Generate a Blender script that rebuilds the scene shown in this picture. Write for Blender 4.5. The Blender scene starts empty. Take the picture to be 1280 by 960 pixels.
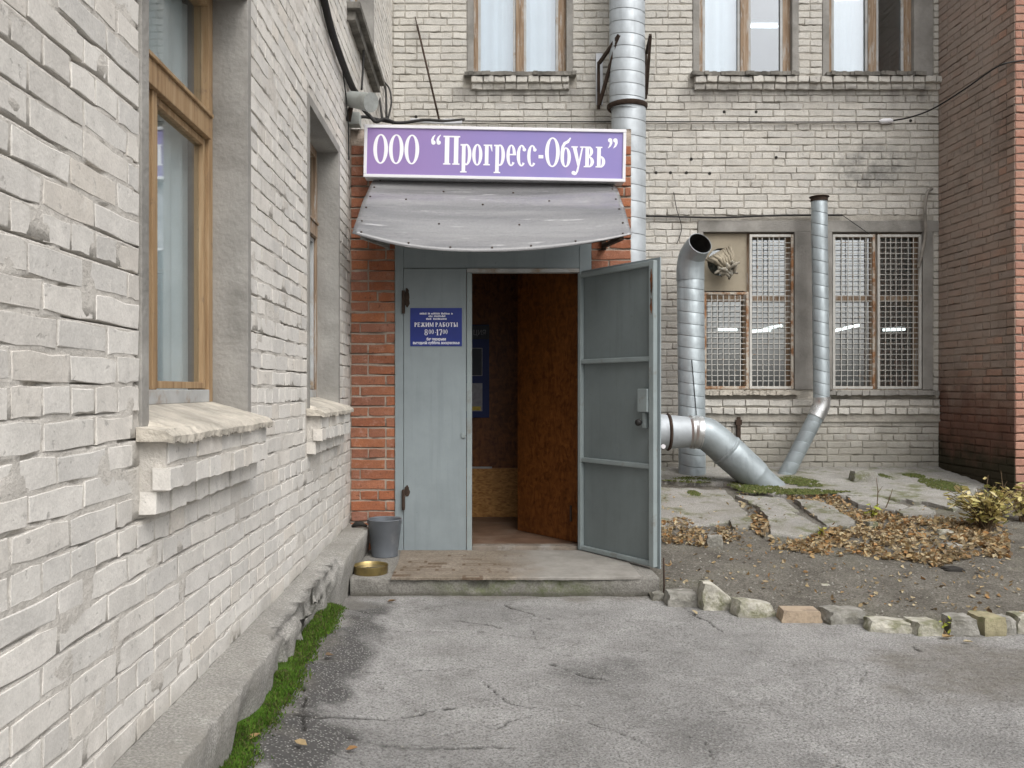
import bpy, bmesh, math, random
import numpy as np
from mathutils import Vector, Matrix
random.seed(7); RS = np.random.RandomState(11)
R = math.radians
# ------------------------------------------------------------------ camera, sky, sun, exposure
F, CX, CY, H = 1080.0, 600.0, 487.0, 1.31       # focal length (px of the 1280 photo), principal point, eye height
sc = bpy.context.scene
COL = sc.collection
cam = bpy.data.cameras.new('camera'); cam.sensor_width = 36; cam.lens = F / 1280 * 36
cam.shift_x = (640 - CX) / 1280; cam.shift_y = (CY - 480) / 1280
cam.clip_start = .05; cam.clip_end = 500
camo = bpy.data.objects.new('camera', cam); COL.objects.link(camo)
camo.location = (0, 0, H); camo.rotation_euler = (R(90), 0, 0); sc.camera = camo
SUN_EL, SUN_AZ = R(52), R(150)                    # azimuth clockwise from +Y: behind the camera, to the right
world = bpy.data.worlds.new('World'); sc.world = world; world.use_nodes = True
wn = world.node_tree; wn.nodes.clear()
sky = wn.nodes.new('ShaderNodeTexSky'); sky.sky_type = 'NISHITA'; sky.sun_disc = False
sky.sun_elevation = SUN_EL; sky.sun_rotation = SUN_AZ; sky.air_density = 1.0; sky.dust_density = 6.0; sky.ozone_density = 1.0
hs = wn.nodes.new('ShaderNodeHueSaturation'); hs.inputs['Saturation'].default_value = .26    # overcast: nearly grey
bg = wn.nodes.new('ShaderNodeBackground'); bg.inputs['Strength'].default_value = .12
wo = wn.nodes.new('ShaderNodeOutputWorld')
wn.links.new(sky.outputs[0], hs.inputs['Color']); wn.links.new(hs.outputs[0], bg.inputs['Color']); wn.links.new(bg.outputs[0], wo.inputs[0])
sl = bpy.data.lights.new('sun', 'SUN'); sl.energy = .65; sl.angle = R(60); sl.color = (1, .98, .95)
slo = bpy.data.objects.new('sun', sl); COL.objects.link(slo); slo.location = (3, -5, 12)
sd = Vector((math.sin(SUN_AZ) * math.cos(SUN_EL), math.cos(SUN_AZ) * math.cos(SUN_EL), math.sin(SUN_EL)))
slo.rotation_euler = sd.to_track_quat('Z', 'Y').to_euler()
sc.view_settings.view_transform = 'Standard'; sc.view_settings.look = 'None'
sc.view_settings.exposure = 0.72; sc.view_settings.gamma = 1.0; sc.view_settings.use_curve_mapping = False
sc.cycles.max_bounces = 8; sc.cycles.transparent_max_bounces = 12; sc.cycles.use_denoising = True

DV, DR = 6.40, 9.50            # depth of the vestibule front and of the rear wall
XL = -0.966                    # plane of the left wing's wall
XR = 5.04                      # plane of the red building's side
DC = 8.14                      # its front corner
ZV = 3.23                      # vestibule roof
def P(px, py, D): return Vector(((px - CX) * D / F, D, H - (py - CY) * D / F))
def xw(px, D): return (px - CX) * D / F
def zw(py, D): return H - (py - CY) * D / F

# ------------------------------------------------------------------ noise
def _hash(ix, iy, seed):
    n = (ix.astype(np.int64) * 374761393 + iy.astype(np.int64) * 668265263 + seed * 69069) & 0x7fffffff
    n = ((n ^ (n >> 13)) * 1274126177) & 0x7fffffff
    return ((n ^ (n >> 16)) & 0xffff) / 65535.0
def vn(x, y, seed=0):
    x = np.asarray(x, float); y = np.asarray(y, float)
    ix = np.floor(x); iy = np.floor(y); fx = x - ix; fy = y - iy
    fx = fx * fx * (3 - 2 * fx); fy = fy * fy * (3 - 2 * fy)
    a = _hash(ix, iy, seed); b = _hash(ix + 1, iy, seed); c = _hash(ix, iy + 1, seed); d = _hash(ix + 1, iy + 1, seed)
    return (a * (1 - fx) + b * fx) * (1 - fy) + (c * (1 - fx) + d * fx) * fy
def fbm(x, y, seed=0, o=4):
    s = 0; a = .5; t = 0
    for i in range(o):
        s = s + a * vn(x * 2 ** i, y * 2 ** i, seed + i * 17); t += a; a *= .5
    return s / t
def sstep(a, b, x):
    t = np.clip((np.asarray(x, float) - a) / (b - a), 0, 1); return t * t * (3 - 2 * t)

# ------------------------------------------------------------------ materials
class N:
    def __init__(s, name):
        s.m = bpy.data.materials.new(name); s.m.use_nodes = True; s.t = s.m.node_tree; s.t.nodes.clear()
        s.out = s.n('ShaderNodeOutputMaterial'); s.b = s.n('ShaderNodeBsdfPrincipled'); s.l(s.b.outputs[0], s.out.inputs[0])
        s.g = s.n('ShaderNodeNewGeometry'); s.pos = s.g.outputs['Position']
        s.b.inputs['Specular IOR Level'].default_value = .3
    def n(s, t): return s.t.nodes.new(t)
    def l(s, a, b): s.t.links.new(a, b)
    def put(s, sock, v):
        if isinstance(v, bpy.types.NodeSocket): s.l(v, sock)
        else:
            if isinstance(v, tuple) and len(v) == 3 and sock.type == 'RGBA': v = (*v, 1)
            sock.default_value = v
    def noise(s, scale, detail=4, rough=.55, vec=None, dist=0.0):
        k = s.n('ShaderNodeTexNoise'); s.put(k.inputs['Vector'], vec or s.pos); k.inputs['Scale'].default_value = scale
        k.inputs['Detail'].default_value = detail; k.inputs['Roughness'].default_value = rough; k.inputs['Distortion'].default_value = dist
        return k.outputs['Fac']
    def vor(s, scale, feat='F1', vec=None, out='Distance'):
        k = s.n('ShaderNodeTexVoronoi'); k.feature = feat; s.put(k.inputs['Vector'], vec or s.pos); k.inputs['Scale'].default_value = scale
        return k.outputs[out]
    def stretch(s, sx, sy, sz):
        k = s.n('ShaderNodeMapping'); s.l(s.pos, k.inputs[0]); k.inputs['Scale'].default_value = (sx, sy, sz); return k.outputs[0]
    def ramp(s, fac, stops, interp='LINEAR'):
        k = s.n('ShaderNodeValToRGB'); s.put(k.inputs[0], fac); k.color_ramp.interpolation = interp
        e = k.color_ramp.elements
        while len(e) < len(stops): e.new(.5)
        for q, (p, c) in zip(e, stops):
            q.position = p; q.color = (c, c, c, 1) if not isinstance(c, tuple) else (*c, 1)
        return k.outputs[0]
    def mix(s, fac, a, b, mode='MIX'):
        k = s.n('ShaderNodeMix'); k.data_type = 'RGBA'; k.blend_type = mode
        s.put(k.inputs['Factor'], fac); s.put(k.inputs[6], a); s.put(k.inputs[7], b); return k.outputs[2]
    def math(s, op, a, b=0.0, clamp=False):
        k = s.n('ShaderNodeMath'); k.operation = op; k.use_clamp = clamp; s.put(k.inputs[0], a); s.put(k.inputs[1], b); return k.outputs[0]
    def attr(s, name, out='Fac'):
        k = s.n('ShaderNodeAttribute'); k.attribute_name = name; return k.outputs[out]
    def xyz(s):
        k = s.n('ShaderNodeSeparateXYZ'); s.l(s.pos, k.inputs[0]); return k.outputs
    def rnd(s):
        oi = s.n('ShaderNodeObjectInfo'); return s.math('FRACT', s.math('ADD', oi.outputs['Random'], s.attr('rnd')))
    def range(s, v, a, b, c=0.0, d=1.0):
        k = s.n('ShaderNodeMapRange'); k.interpolation_type = 'SMOOTHSTEP'; s.put(k.inputs[0], v)
        for i, q in enumerate((a, b, c, d)): k.inputs[i + 1].default_value = q
        return k.outputs[0]
    def bump(s, h, strength=.5, dist=.01, prev=None):
        k = s.n('ShaderNodeBump'); k.inputs['Strength'].default_value = strength; k.inputs['Distance'].default_value = dist
        s.l(h, k.inputs['Height'])
        if prev is not None: s.l(prev, k.inputs['Normal'])
        return k.outputs[0]
    def done(s, col, rough=.8, metal=0.0, nrm=None, spec=None):
        s.put(s.b.inputs['Base Color'], col); s.put(s.b.inputs['Roughness'], rough); s.put(s.b.inputs['Metallic'], metal)
        if nrm is not None: s.l(nrm, s.b.inputs['Normal'])
        if spec is not None: s.b.inputs['Specular IOR Level'].default_value = spec
        return s.m
M = {}
def simple(name, col, rough=.7, metal=0.0, var=.15, scale=8.0, bump=.2, bscale=60.0, bdist=.003, dirt=None, dscale=3.0, dpos=(.5, .7), spec=None):
    k = N(name)
    a = tuple(c * (1 - var) for c in col); b = tuple(min(1, c * (1 + var)) for c in col)
    c = k.ramp(k.noise(scale, 6), [(.3, a), (.7, b)])
    if dirt: c = k.mix(k.ramp(k.noise(dscale, 7, .65), [(dpos[0], 0.0), (dpos[1], 1.0)]), c, dirt)
    nr = k.bump(k.noise(bscale, 5), bump, bdist) if bump else None
    M[name] = k.done(c, rough, metal, nr, spec); return M[name]

def brick_mat(name, pal, dirt=(.25, .23, .2), dirt_pos=(.55, .8), pit=.5, stains=None, bump=.5, pale=None, grit=.7, blot=.35):
    k = N(name); r = k.rnd()
    c = k.ramp(r, [(i / (len(pal) - 1), p) for i, p in enumerate(pal)])
    n1 = k.noise(9, 7, .6); c = k.mix(.35, c, k.mix(1.0, c, k.ramp(n1, [(.25, .62), (.75, 1.25)]), 'MULTIPLY'))
    big = k.noise(1.3, 6, .62)
    c = k.mix(k.math('MULTIPLY', k.ramp(big, [(dirt_pos[0], 0.0), (dirt_pos[1], 1.0)]), .55), c, dirt)
    fine = k.noise(140, 4, .6)
    c = k.mix(grit, c, k.mix(1.0, c, k.ramp(fine, [(.3, .66), (.62, 1.14)]), 'MULTIPLY'))
    c = k.mix(k.math('MULTIPLY', k.ramp(k.noise(17, 8, .75), [(.54, 0.0), (.66, 1.0)]), .4), c, dirt)
    if pale: c = k.mix(k.ramp(k.noise(22, 6, .7), [(.55, 0.0), (.75, .75)]), c, pale)
    pits = k.ramp(k.noise(34, 3, .5), [(.66, 0.0), (.74, 1.0)])
    c = k.mix(k.math('MULTIPLY', pits, pit), c, tuple(x * .6 for x in dirt))
    c = k.mix(k.math('MULTIPLY', k.ramp(k.noise(10, 4, .6), [(.68, 0.0), (.73, 1.0)]), blot), c, tuple(x * .35 for x in dirt))
    if stains: c = stains(k, c)
    h = k.math('ADD', k.math('MULTIPLY', k.noise(38, 7, .62), .9), k.math('MULTIPLY', fine, .35))
    h = k.math('SUBTRACT', h, k.math('MULTIPLY', pits, .5))
    M[name] = k.done(c, .9, 0.0, k.bump(h, min(1.0, bump * 1.5), .008), .15); return M[name]
def stain_left(k, c):
    x, y, z = k.xyz()
    wob = k.math('MULTIPLY', k.noise(5, 5), .25)
    c = k.mix(k.ramp(k.noise(1, 7, .65, k.stretch(7, 7, .8)), [(.55, 0.0), (.72, .3)]), c, (.40, .385, .355))
    low = k.range(k.math('ADD', z, wob), .52, .42)              # splash dirt along the plinth
    c = k.mix(k.math('MULTIPLY', low, .4), c, (.33, .31, .27))
    return c
def stain_rear(k, c):
    x, y, z = k.xyz()
    st = k.noise(1, 6, .6, k.stretch(9, 9, 1.2))
    for (z0, z1, x0, x1) in ((4.62, 4.38, -.4, 1.2), (4.62, 4.3, 2.1, 5.0)):   # run-off dirt under the sills
        m = k.math('MULTIPLY', k.range(z, z1, z0 - .05), k.range(z, z0 + .02, z0))
        m = k.math('MULTIPLY', m, k.math('MULTIPLY', k.range(x, x0, x0 + .15), k.range(x, x1, x1 - .15)))
        c = k.mix(k.math('MULTIPLY', m, k.ramp(st, [(.3, .15), (.65, .8)])), c, (.2, .19, .175))
    # soot patch and damp foot of the wall
    d = k.math('ADD', k.math('POWER', k.math('MULTIPLY', k.math('SUBTRACT', x, 4.3), 1.6), 2.0), k.math('POWER', k.math('MULTIPLY', k.math('SUBTRACT', z, 3.75), 2.6), 2.0))
    c = k.mix(k.math('MULTIPLY', k.range(d, .9, .05), k.ramp(k.noise(7, 6, .7), [(.4, 0.0), (.65, .75)])), c, (.16, .16, .15))
    wob = k.math('MULTIPLY', k.noise(4, 5), .7)
    low = k.range(k.math('ADD', z, wob), 1.45, .95)
    c = k.mix(k.math('MULTIPLY', low, .62), c, (.2, .19, .155))
    return c
def stain_redb(k, c):
    x, y, z = k.xyz()
    wob = k.math('MULTIPLY', k.noise(3.5, 6, .65), .9)
    c = k.mix(k.math('MULTIPLY', k.range(k.math('ADD', z, wob), 2.1, 1.35), .8), c, (.12, .05, .036))
    c = k.mix(k.math('MULTIPLY', k.range(k.math('ADD', z, wob), 1.45, 1.0), .88), c, (.033, .036, .022))
    d = k.math('ADD', k.math('POWER', k.math('MULTIPLY', k.math('SUBTRACT', y, 8.75), 1.3), 2.0), k.math('POWER', k.math('MULTIPLY', k.math('SUBTRACT', z, 3.75), 1.5), 2.0))
    c = k.mix(k.math('MULTIPLY', k.range(d, 1.0, .02), k.ramp(k.noise(6, 6, .7), [(.42, 0.0), (.68, .8)])), c, (.07, .065, .06))
    # grey lime wash left on the upper wall beside the corner
    w = k.math('MULTIPLY', k.range(y, 8.3, 8.55), k.ramp(k.noise(1, 6, .65, k.stretch(2, 2, 4)), [(.3, .2), (.66, .85)]))
    w = k.math('MULTIPLY', w, k.range(z, 1.3, 2.0))
    c = k.mix(w, c, (.37, .31, .268))
    return c
brick_mat('white_brick', [(.635, .607, .56), (.70, .678, .635), (.66, .638, .595), (.60, .583, .55), (.715, .69, .645), (.65, .61, .55), (.57, .555, .525)], (.43, .415, .39), (.52, .82), .4, stain_left, .22, (.76, .73, .68), .3, .12)
brick_mat('rear_brick', [(.55, .532, .485), (.60, .582, .535), (.52, .505, .465), (.565, .542, .49), (.485, .473, .44), (.62, .602, .555)], (.32, .305, .275), (.5, .78), .6, stain_rear, .4, (.62, .60, .55), .6, .45)
brick_mat('red_brick', [(.365, .14, .072), (.31, .115, .06), (.38, .17, .10), (.28, .12, .075), (.35, .15, .088), (.41, .155, .07), (.30, .15, .11)], (.17, .085, .062), (.44, .66), .6, None, .45, (.42, .26, .21))
brick_mat('pale_red_brick', [(.42, .225, .165), (.38, .2, .15), (.45, .26, .195), (.36, .2, .155), (.43, .245, .18)], (.26, .14, .11), (.5, .75), .4, None, .45, (.48, .33, .27))
brick_mat('old_red_brick', [(.38, .27, .215), (.33, .25, .205), (.42, .26, .195), (.32, .26, .225), (.40, .305, .25)], (.20, .168, .143), (.44, .66), .6, stain_redb, .55)
def mortar_mat(name, a, b, stains=None):
    k = N(name)
    c = k.ramp(k.noise(16, 7, .65), [(.3, a), (.7, b)])
    c = k.mix(k.ramp(k.noise(60, 3), [(.6, 0.0), (.75, .5)]), c, tuple(x * .5 for x in a))
    if stains: c = stains(k, c)
    M[name] = k.done(c, .95, 0.0, k.bump(k.noise(70, 6, .65), .8, .008), .1)
mortar_mat('white_mortar', (.49, .465, .425), (.64, .61, .56), stain_left)
mortar_mat('rear_mortar', (.34, .32, .285), (.47, .445, .395), stain_rear)
mortar_mat('red_mortar', (.29, .24, .2), (.42, .36, .30))
mortar_mat('old_mortar', (.22, .18, .15), (.30, .25, .21), stain_redb)
simple('plaster', (.285, .275, .255), .9, 0, .22, 3.5, .6, 45, .008, (.185, .178, .162), 2.4, (.48, .7))
simple('sill_stone', (.47, .435, .375), .92, 0, .22, 9, .9, 45, .012, (.3, .28, .24), 6, (.46, .66))
def gritty(name, col, dirt, green=None, bump=.9):
    k = N(name); c = k.ramp(k.noise(3.5, 9, .7), [(.3, tuple(x * .78 for x in col)), (.5, col), (.72, tuple(x * 1.22 for x in col))])
    c = k.mix(k.ramp(k.noise(110, 6, .75), [(.42, .75), (.56, 0.0)]), c, tuple(x * .5 for x in col))
    c = k.mix(k.ramp(k.noise(55, 5, .7), [(.58, 0.0), (.7, .6)]), c, tuple(x * 1.45 for x in col))
    c = k.mix(k.ramp(k.noise(2.3, 9, .72), [(.5, 0.0), (.64, .8)]), c, dirt)
    if green: c = k.mix(k.ramp(k.noise(4.2, 8, .75), [(.51, 0.0), (.62, .8)]), c, green)
    h = k.math('ADD', k.noise(24, 8, .75), k.math('MULTIPLY', k.noise(120, 4, .7), .5))
    M[name] = k.done(c, .94, 0, k.bump(h, bump, .012), .12)
gritty('concrete', (.385, .373, .345), (.255, .243, .215))
simple('dark_sill', (.2, .19, .17), .95, 0, .35, 9, .8, 50, .01, (.09, .085, .075), 5, (.45, .65))
k = N('wood_new'); g1 = k.noise(1, 7, .65, k.stretch(34, 34, 2.2))
c = k.ramp(g1, [(.3, (.22, .135, .07)), (.5, (.33, .22, .12)), (.7, (.42, .31, .19))])
c = k.mix(k.ramp(k.noise(12, 7, .75), [(.58, 0.0), (.68, .6)]), c, (.17, .12, .085))
M['wood_new'] = k.done(c, .7, 0, k.bump(g1, .4, .004))
k = N('wood_old'); g1 = k.noise(1, 7, .65, k.stretch(40, 40, 2.5))
c = k.ramp(g1, [(.3, (.15, .10, .065)), (.5, (.27, .19, .125)), (.7, (.36, .29, .22))])
c = k.mix(k.ramp(k.noise(1, 6, .7, k.stretch(22, 22, 3.5)), [(.52, 0.0), (.62, .75)]), c, (.40, .385, .36))
M['wood_old'] = k.done(c, .85, 0, k.bump(g1, .5, .004))
simple('wood_grey', (.40, .405, .40), .75, 0, .15, 8, .4, 40, .003, (.27, .2, .13), 6, (.55, .72))
def painted(name, col, rust=(.12, .06, .03)):
    k = N(name); c = k.ramp(k.noise(2.2, 7, .65), [(.3, tuple(x * .86 for x in col)), (.7, tuple(x * 1.1 for x in col))])
    c = k.mix(k.ramp(k.noise(1, 7, .65, k.stretch(16, 16, .9)), [(.52, 0.0), (.74, .35)]), c, tuple(x * .62 for x in col))
    c = k.mix(k.ramp(k.noise(34, 6, .75), [(.64, 0.0), (.70, .55)]), c, tuple(x * .45 for x in col))
    c = k.mix(k.ramp(k.noise(13, 8, .8), [(.69, 0.0), (.74, .8)]), c, rust)
    h = k.math('ADD', k.noise(3.5, 3), k.math('MULTIPLY', k.noise(1, 4, .6, k.stretch(90, 90, 8)), .12))
    M[name] = k.done(c, k.ramp(k.noise(5, 6), [(.3, .36), (.7, .55)]), 0, k.bump(h, .35, .012), .4)
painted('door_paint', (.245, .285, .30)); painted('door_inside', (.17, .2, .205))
simple('door_rail', (.25, .29, .295), .4, 0, .1, 6, .15, 30, .002, (.18, .17, .15), 9, (.58, .75), .4)
simple('step_worn', (.2, .17, .14), .8, 0, .3, 12, .5, 60, .004, (.3, .285, .26), 7, (.5, .65))
simple('rust', (.16, .065, .03), .9, 0, .4, 20, .6, 90, .003, (.05, .03, .02), 15, (.45, .65))
simple('dark_rust', (.045, .03, .022), .9, 0, .4, 20, .6, 90, .003)
simple('black_cable', (.02, .019, .018), .6, 0, .3, 10, 0)
simple('grey_cable', (.24, .225, .2), .7, 0, .3, 10, 0)
simple('grey_plastic', (.34, .36, .345), .5, 0, .12, 8, .1, 30, .002, (.2, .2, .18), 6, (.5, .75))
simple('white_frame', (.75, .75, .78), .4, 0, .05, 4, 0)
simple('letter_white', (.86, .86, .9), .35, 0, .02, 3, 0)
simple('blue_plate', (.022, .038, .22), .4, 0, .15, 5, 0)
simple('board_blue', (.012, .026, .13), .5, 0, .1, 5, 0)
simple('paper_grey', (.30, .30, .33), .4, 0, .2, 30, 0)
simple('board_dark', (.035, .04, .055), .5, 0, .1, 5, 0)
simple('yellow_paper', (.55, .42, .08), .6, 0, .3, 40, 0)
simple('lino_floor', (.17, .105, .07), .5, 0, .25, 6, .1, 30, .002, (.24, .19, .15), 3, (.5, .7))
simple('white_room', (.55, .57, .55), .9, 0, .1, 2, 0)
simple('green_room', (.55, .58, .58), .9, 0, .2, 2, 0)
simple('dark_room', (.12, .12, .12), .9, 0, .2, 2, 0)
simple('curtain', (.55, .58, .6), .9, 0, .12, 3, .2, 200, .002)
simple('curtain_white', (.60, .645, .67), .9, 0, .05, 3, .1, 200, .002)
simple('tin_gold', (.36, .28, .12), .38, .85, .2, 10, .1, 40, .002, (.2, .16, .1), 8, (.5, .7))
simple('enamel', (.15, .165, .185), .42, .35, .12, 6, .15, 25, .003, (.26, .27, .28), 5, (.5, .72))
simple('water', (.10, .085, .055), .05, 0, .1, 3, .05, 20, .002, spec=.6)
simple('rag', (.30, .275, .225), .95, 0, .35, 22, .6, 80, .004, (.5, .5, .46), 14, (.55, .7))
simple('plywood', (.33, .29, .22), .85, 0, .15, 3, .3, 40, .003, (.22, .185, .14), 3, (.5, .7))
simple('grille_white', (.49, .485, .455), .7, 0, .12, 14, .2, 60, .002, (.34, .2, .1), 8, (.6, .72))
simple('grille_rust', (.25, .13, .065), .9, 0, .4, 12, .4, 60, .003, (.46, .43, .37), 9, (.42, .56))
simple('stone_grey', (.29, .282, .255), .92, 0, .3, 14, .9, 50, .012, (.16, .155, .13), 9, (.46, .62))
simple('stone_pale', (.42, .405, .35), .92, 0, .28, 14, .9, 50, .012, (.2, .2, .13), 9, (.46, .62))
simple('stone_tan', (.40, .32, .235), .9, 0, .2, 12, .7, 70, .008, (.27, .215, .16), 12, (.48, .62))
simple('stone_moss', (.26, .235, .15), .92, 0, .3, 9, .7, 60, .008, (.13, .15, .05), 6, (.5, .66))
gritty('slab', (.355, .347, .322), (.215, .205, .175), (.125, .135, .06))
simple('stem_brown', (.12, .085, .05), .9, 0, .3, 20, .3)
simple('blackened', (.03, .028, .025), .9, 0, .3, 20, .5)  # also the painted-in shade of the drill holes and duct elbow
simple('white_metal', (.55, .57, .6), .45, .3, .1, 6, 0)
def galv(name, col, rough=.38, metal=.75):
    k = N(name)
    c = k.ramp(k.noise(4, 6), [(.3, tuple(x * .82 for x in col)), (.7, tuple(min(1, x * 1.12) for x in col))])
    c = k.mix(k.ramp(k.noise(1, 5, .6, k.stretch(14, 14, 1.5)), [(.55, 0.0), (.75, .5)]), c, tuple(x * .5 for x in col))
    r = k.ramp(k.noise(9, 5), [(.3, rough - .08), (.7, rough + .15)])
    c = k.mix(k.ramp(k.noise(6, 8, .75), [(.56, 0.0), (.68, .5)]), c, tuple(x * .6 for x in col)); M[name] = k.done(c, r, metal, k.bump(k.noise(7, 4), .35, .02))
galv('galvanised', (.33, .375, .395), .42, .35); galv('galvanised_pale', (.40, .435, .46), .5, .25); galv('foil', (.6, .61, .61), .28, .8)
# lettering face: violet print, paler and pinker towards one end as it has faded
k = N('sign_violet'); x, y, z = k.xyz()
c = k.mix(k.range(x, -.85, .5), (.295, .20, .44), (.245, .21, .485))
c = k.mix(k.ramp(k.noise(2.5, 4), [(.45, 0.0), (.75, .35)]), c, (.36, .25, .50))
M['sign_violet'] = k.done(c, .3, 0, None, .4)
# clouded plastic sheet
k = N('cloudy_plastic'); st = k.noise(1, 5, .55, k.stretch(.55, 5, 9)); x, y, z = k.xyz()
c = k.ramp(st, [(.3, (.17, .172, .18)), (.48, (.235, .235, .242)), (.66, (.33, .33, .335))])
c = k.mix(k.ramp(k.noise(1, 4, .55, k.stretch(2.2, 20, 34)), [(.64, 0.0), (.72, .85)]), c, (.66, .66, .67))  # pale streaks paint the sheet's glossy reflections into its colour
c = k.mix(.25, c, k.mix(1.0, c, k.ramp(k.noise(60, 5), [(.3, .6), (.7, 1.3)]), 'MULTIPLY'))
k.done(c, k.ramp(k.noise(1, 4, .6, k.stretch(1.5, 9, 14)), [(.3, .16), (.7, .38)]), 0, k.bump(k.noise(1, 3, .5, k.stretch(1.2, 8, 8)), .35, .02), .8)
k.b.inputs['Coat Weight'].default_value = 1.0; k.b.inputs['Coat Roughness'].default_value = .12
tl = k.n('ShaderNodeBsdfTranslucent'); k.l(c, tl.inputs[0]); mx = k.n('ShaderNodeMixShader'); mx.inputs[0].default_value = .25
k.l(k.b.outputs[0], mx.inputs[1]); k.l(tl.outputs[0], mx.inputs[2]); k.l(mx.outputs[0], k.out.inputs[0]); M['cloudy_plastic'] = k.m
# glass: clear pane with the reflection of a double window
def glass(name, tint, base_refl, rough=.01):
    k = N(name); tr = k.n('ShaderNodeBsdfTransparent'); tr.inputs[0].default_value = (*tint, 1)
    gl = k.n('ShaderNodeBsdfGlossy'); gl.inputs['Roughness'].default_value = rough; gl.inputs['Color'].default_value = (.95, .97, 1, 1)
    fr = k.n('ShaderNodeFresnel'); k.l(k.math('ADD', k.math('MULTIPLY', k.g.outputs['Backfacing'], 1 / 1.5 - 1.5), 1.5), fr.inputs['IOR'])
    f = k.math('ADD', k.math('MULTIPLY', fr.outputs[0], .9), base_refl, True)
    k.l(k.bump(k.noise(1.7, 2), .03, .02), gl.inputs['Normal'])
    mx = k.n('ShaderNodeMixShader'); k.l(f, mx.inputs[0]); k.l(tr.outputs[0], mx.inputs[1]); k.l(gl.outputs[0], mx.inputs[2]); k.l(mx.outputs[0], k.out.inputs[0])
    M[name] = k.m
glass('glass', (.93, .96, .96), .10); glass('glass_upper', (.9, .94, .96), .16); glass('glass_lower', (.88, .92, .92), .24)
def emit(name, col, s):
    k = N(name); k.b.inputs['Emission Color'].default_value = (*col, 1); k.b.inputs['Emission Strength'].default_value = s
    M[name] = k.done((.8, .8, .8), .5)
emit('tube_light', (.95, 1, .98), 2.2)
# oriented strand board, varnished brown, and the plain brown door leaf
k = N('osb'); v = k.n('ShaderNodeTexVoronoi'); k.l(k.stretch(18, 18, 55), v.inputs['Vector']); v.inputs['Scale'].default_value = 1.0
vn_ = k.n('ShaderNodeTexNoise'); vn_.inputs['Scale'].default_value = 14; vn_.inputs['Detail'].default_value = 8; vn_.inputs['Distortion'].default_value = 1.6; k.l(k.stretch(1, 1, 2.4), vn_.inputs['Vector'])
c = k.mix(.6, k.ramp(v.outputs['Distance'], [(.1, (.28, .12, .03)), (.6, (.55, .28, .08))]), k.ramp(vn_.outputs[0], [(.35, (.16, .06, .015)), (.65, (.5, .27, .085))]))
M['osb'] = k.done(c, .5, 0, k.bump(v.outputs['Distance'], .3, .004))
k = N('brown_board'); v = k.n('ShaderNodeTexVoronoi'); k.l(k.stretch(20, 20, 42), v.inputs['Vector']); v.inputs['Scale'].default_value = 1.0
fl_ = k.n('ShaderNodeTexNoise'); fl_.inputs['Scale'].default_value = 11; fl_.inputs['Detail'].default_value = 9; fl_.inputs['Distortion'].default_value = 2.0; k.l(k.stretch(1.6, 1.6, .8), fl_.inputs['Vector'])
c = k.mix(.6, k.ramp(v.outputs['Color'], [(.2, (.09, .028, .007)), (.8, (.19, .066, .016))]), k.ramp(fl_.outputs[0], [(.35, (.065, .019, .004)), (.66, (.22, .08, .02))]))
M['brown_board'] = k.done(c, .5, 0, k.bump(fl_.outputs[0], .3, .004))
k = N('brown_door'); c = k.ramp(k.noise(1, 7, .62, k.stretch(30, 30, 1.6)), [(.3, (.075, .02, .006)), (.55, (.125, .034, .009)), (.75, (.19, .058, .017))])
M['brown_door'] = k.done(c, .42, 0, k.bump(k.noise(1, 4, .6, k.stretch(60, 60, 3)), .15, .003))
# mat: beige linoleum with a dark geometric print
k = N('lino_mat'); vo = k.n('ShaderNodeTexVoronoi'); vo.distance = 'CHEBYCHEV'; k.l(k.stretch(5.5, 11, 1), vo.inputs['Vector']); vo.inputs['Scale'].default_value = 1.0; vo.inputs['Randomness'].default_value = .75
ln = k.math('MULTIPLY', k.range(k.math('ABSOLUTE', k.math('SUBTRACT', vo.outputs['Distance'], .3)), .075, .045), k.ramp(vo.outputs['Color'], [(.35, 0.0), (.45, 1.0)]))
ms = k.math('MULTIPLY', ln, k.ramp(k.noise(16, 6, .7), [(.38, .25), (.5, .95)]))
c = k.ramp(k.noise(5, 7, .65), [(.3, (.17, .14, .105)), (.55, (.25, .212, .168)), (.72, (.31, .275, .23))]); c = k.mix(k.ramp(k.noise(60, 6, .75), [(.42, .6), (.55, 0.0)]), c, (.11, .09, .07))
x, y, z = k.xyz()
c = k.mix(k.math('MULTIPLY', ms, k.range(x, .5, .2)), c, (.10, .065, .04))
c = k.mix(k.range(k.math('ADD', x, k.math('MULTIPLY', k.noise(4, 4), .5)), .35, .75), c, k.ramp(k.noise(6, 8, .7), [(.3, (.2, .19, .17)), (.7, (.33, .315, .29))]))
M['lino_mat'] = k.done(c, .7, 0, k.bump(k.noise(40, 5), .3, .003))
# asphalt: colours come with the mesh (dust, bare strip, cracks), grain from the noise
k = N('asphalt'); dust = k.attr('dust'); crack = k.attr('crack')
agg = k.vor(85); aggc = k.vor(85, out='Color')
bare = k.mix(k.ramp(agg, [(.18, .9), (.42, 0.0)]), (.095, .093, .09), k.mix(aggc, (.17, .166, .16), (.48, .47, .45)))
dusty = k.ramp(k.noise(4.5, 9, .72), [(.3, (.24, .235, .225)), (.45, (.335, .33, .32)), (.6, (.395, .39, .38)), (.75, (.455, .45, .44))])
dusty = k.mix(k.ramp(k.noise(95, 6, .75), [(.40, .85), (.52, 0.0)]), dusty, (.12, .118, .113))
dusty = k.mix(k.ramp(k.noise(48, 5, .7), [(.56, 0.0), (.68, .7)]), dusty, (.52, .51, .49))
dusty = k.mix(k.ramp(k.noise(19, 7, .75), [(.6, 0.0), (.7, .5)]), dusty, (.19, .184, .172))
rd = k.range(k.math('ABSOLUTE', k.math('SUBTRACT', k.noise(5.5, 6, .62), .5)), .010, .002)
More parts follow.
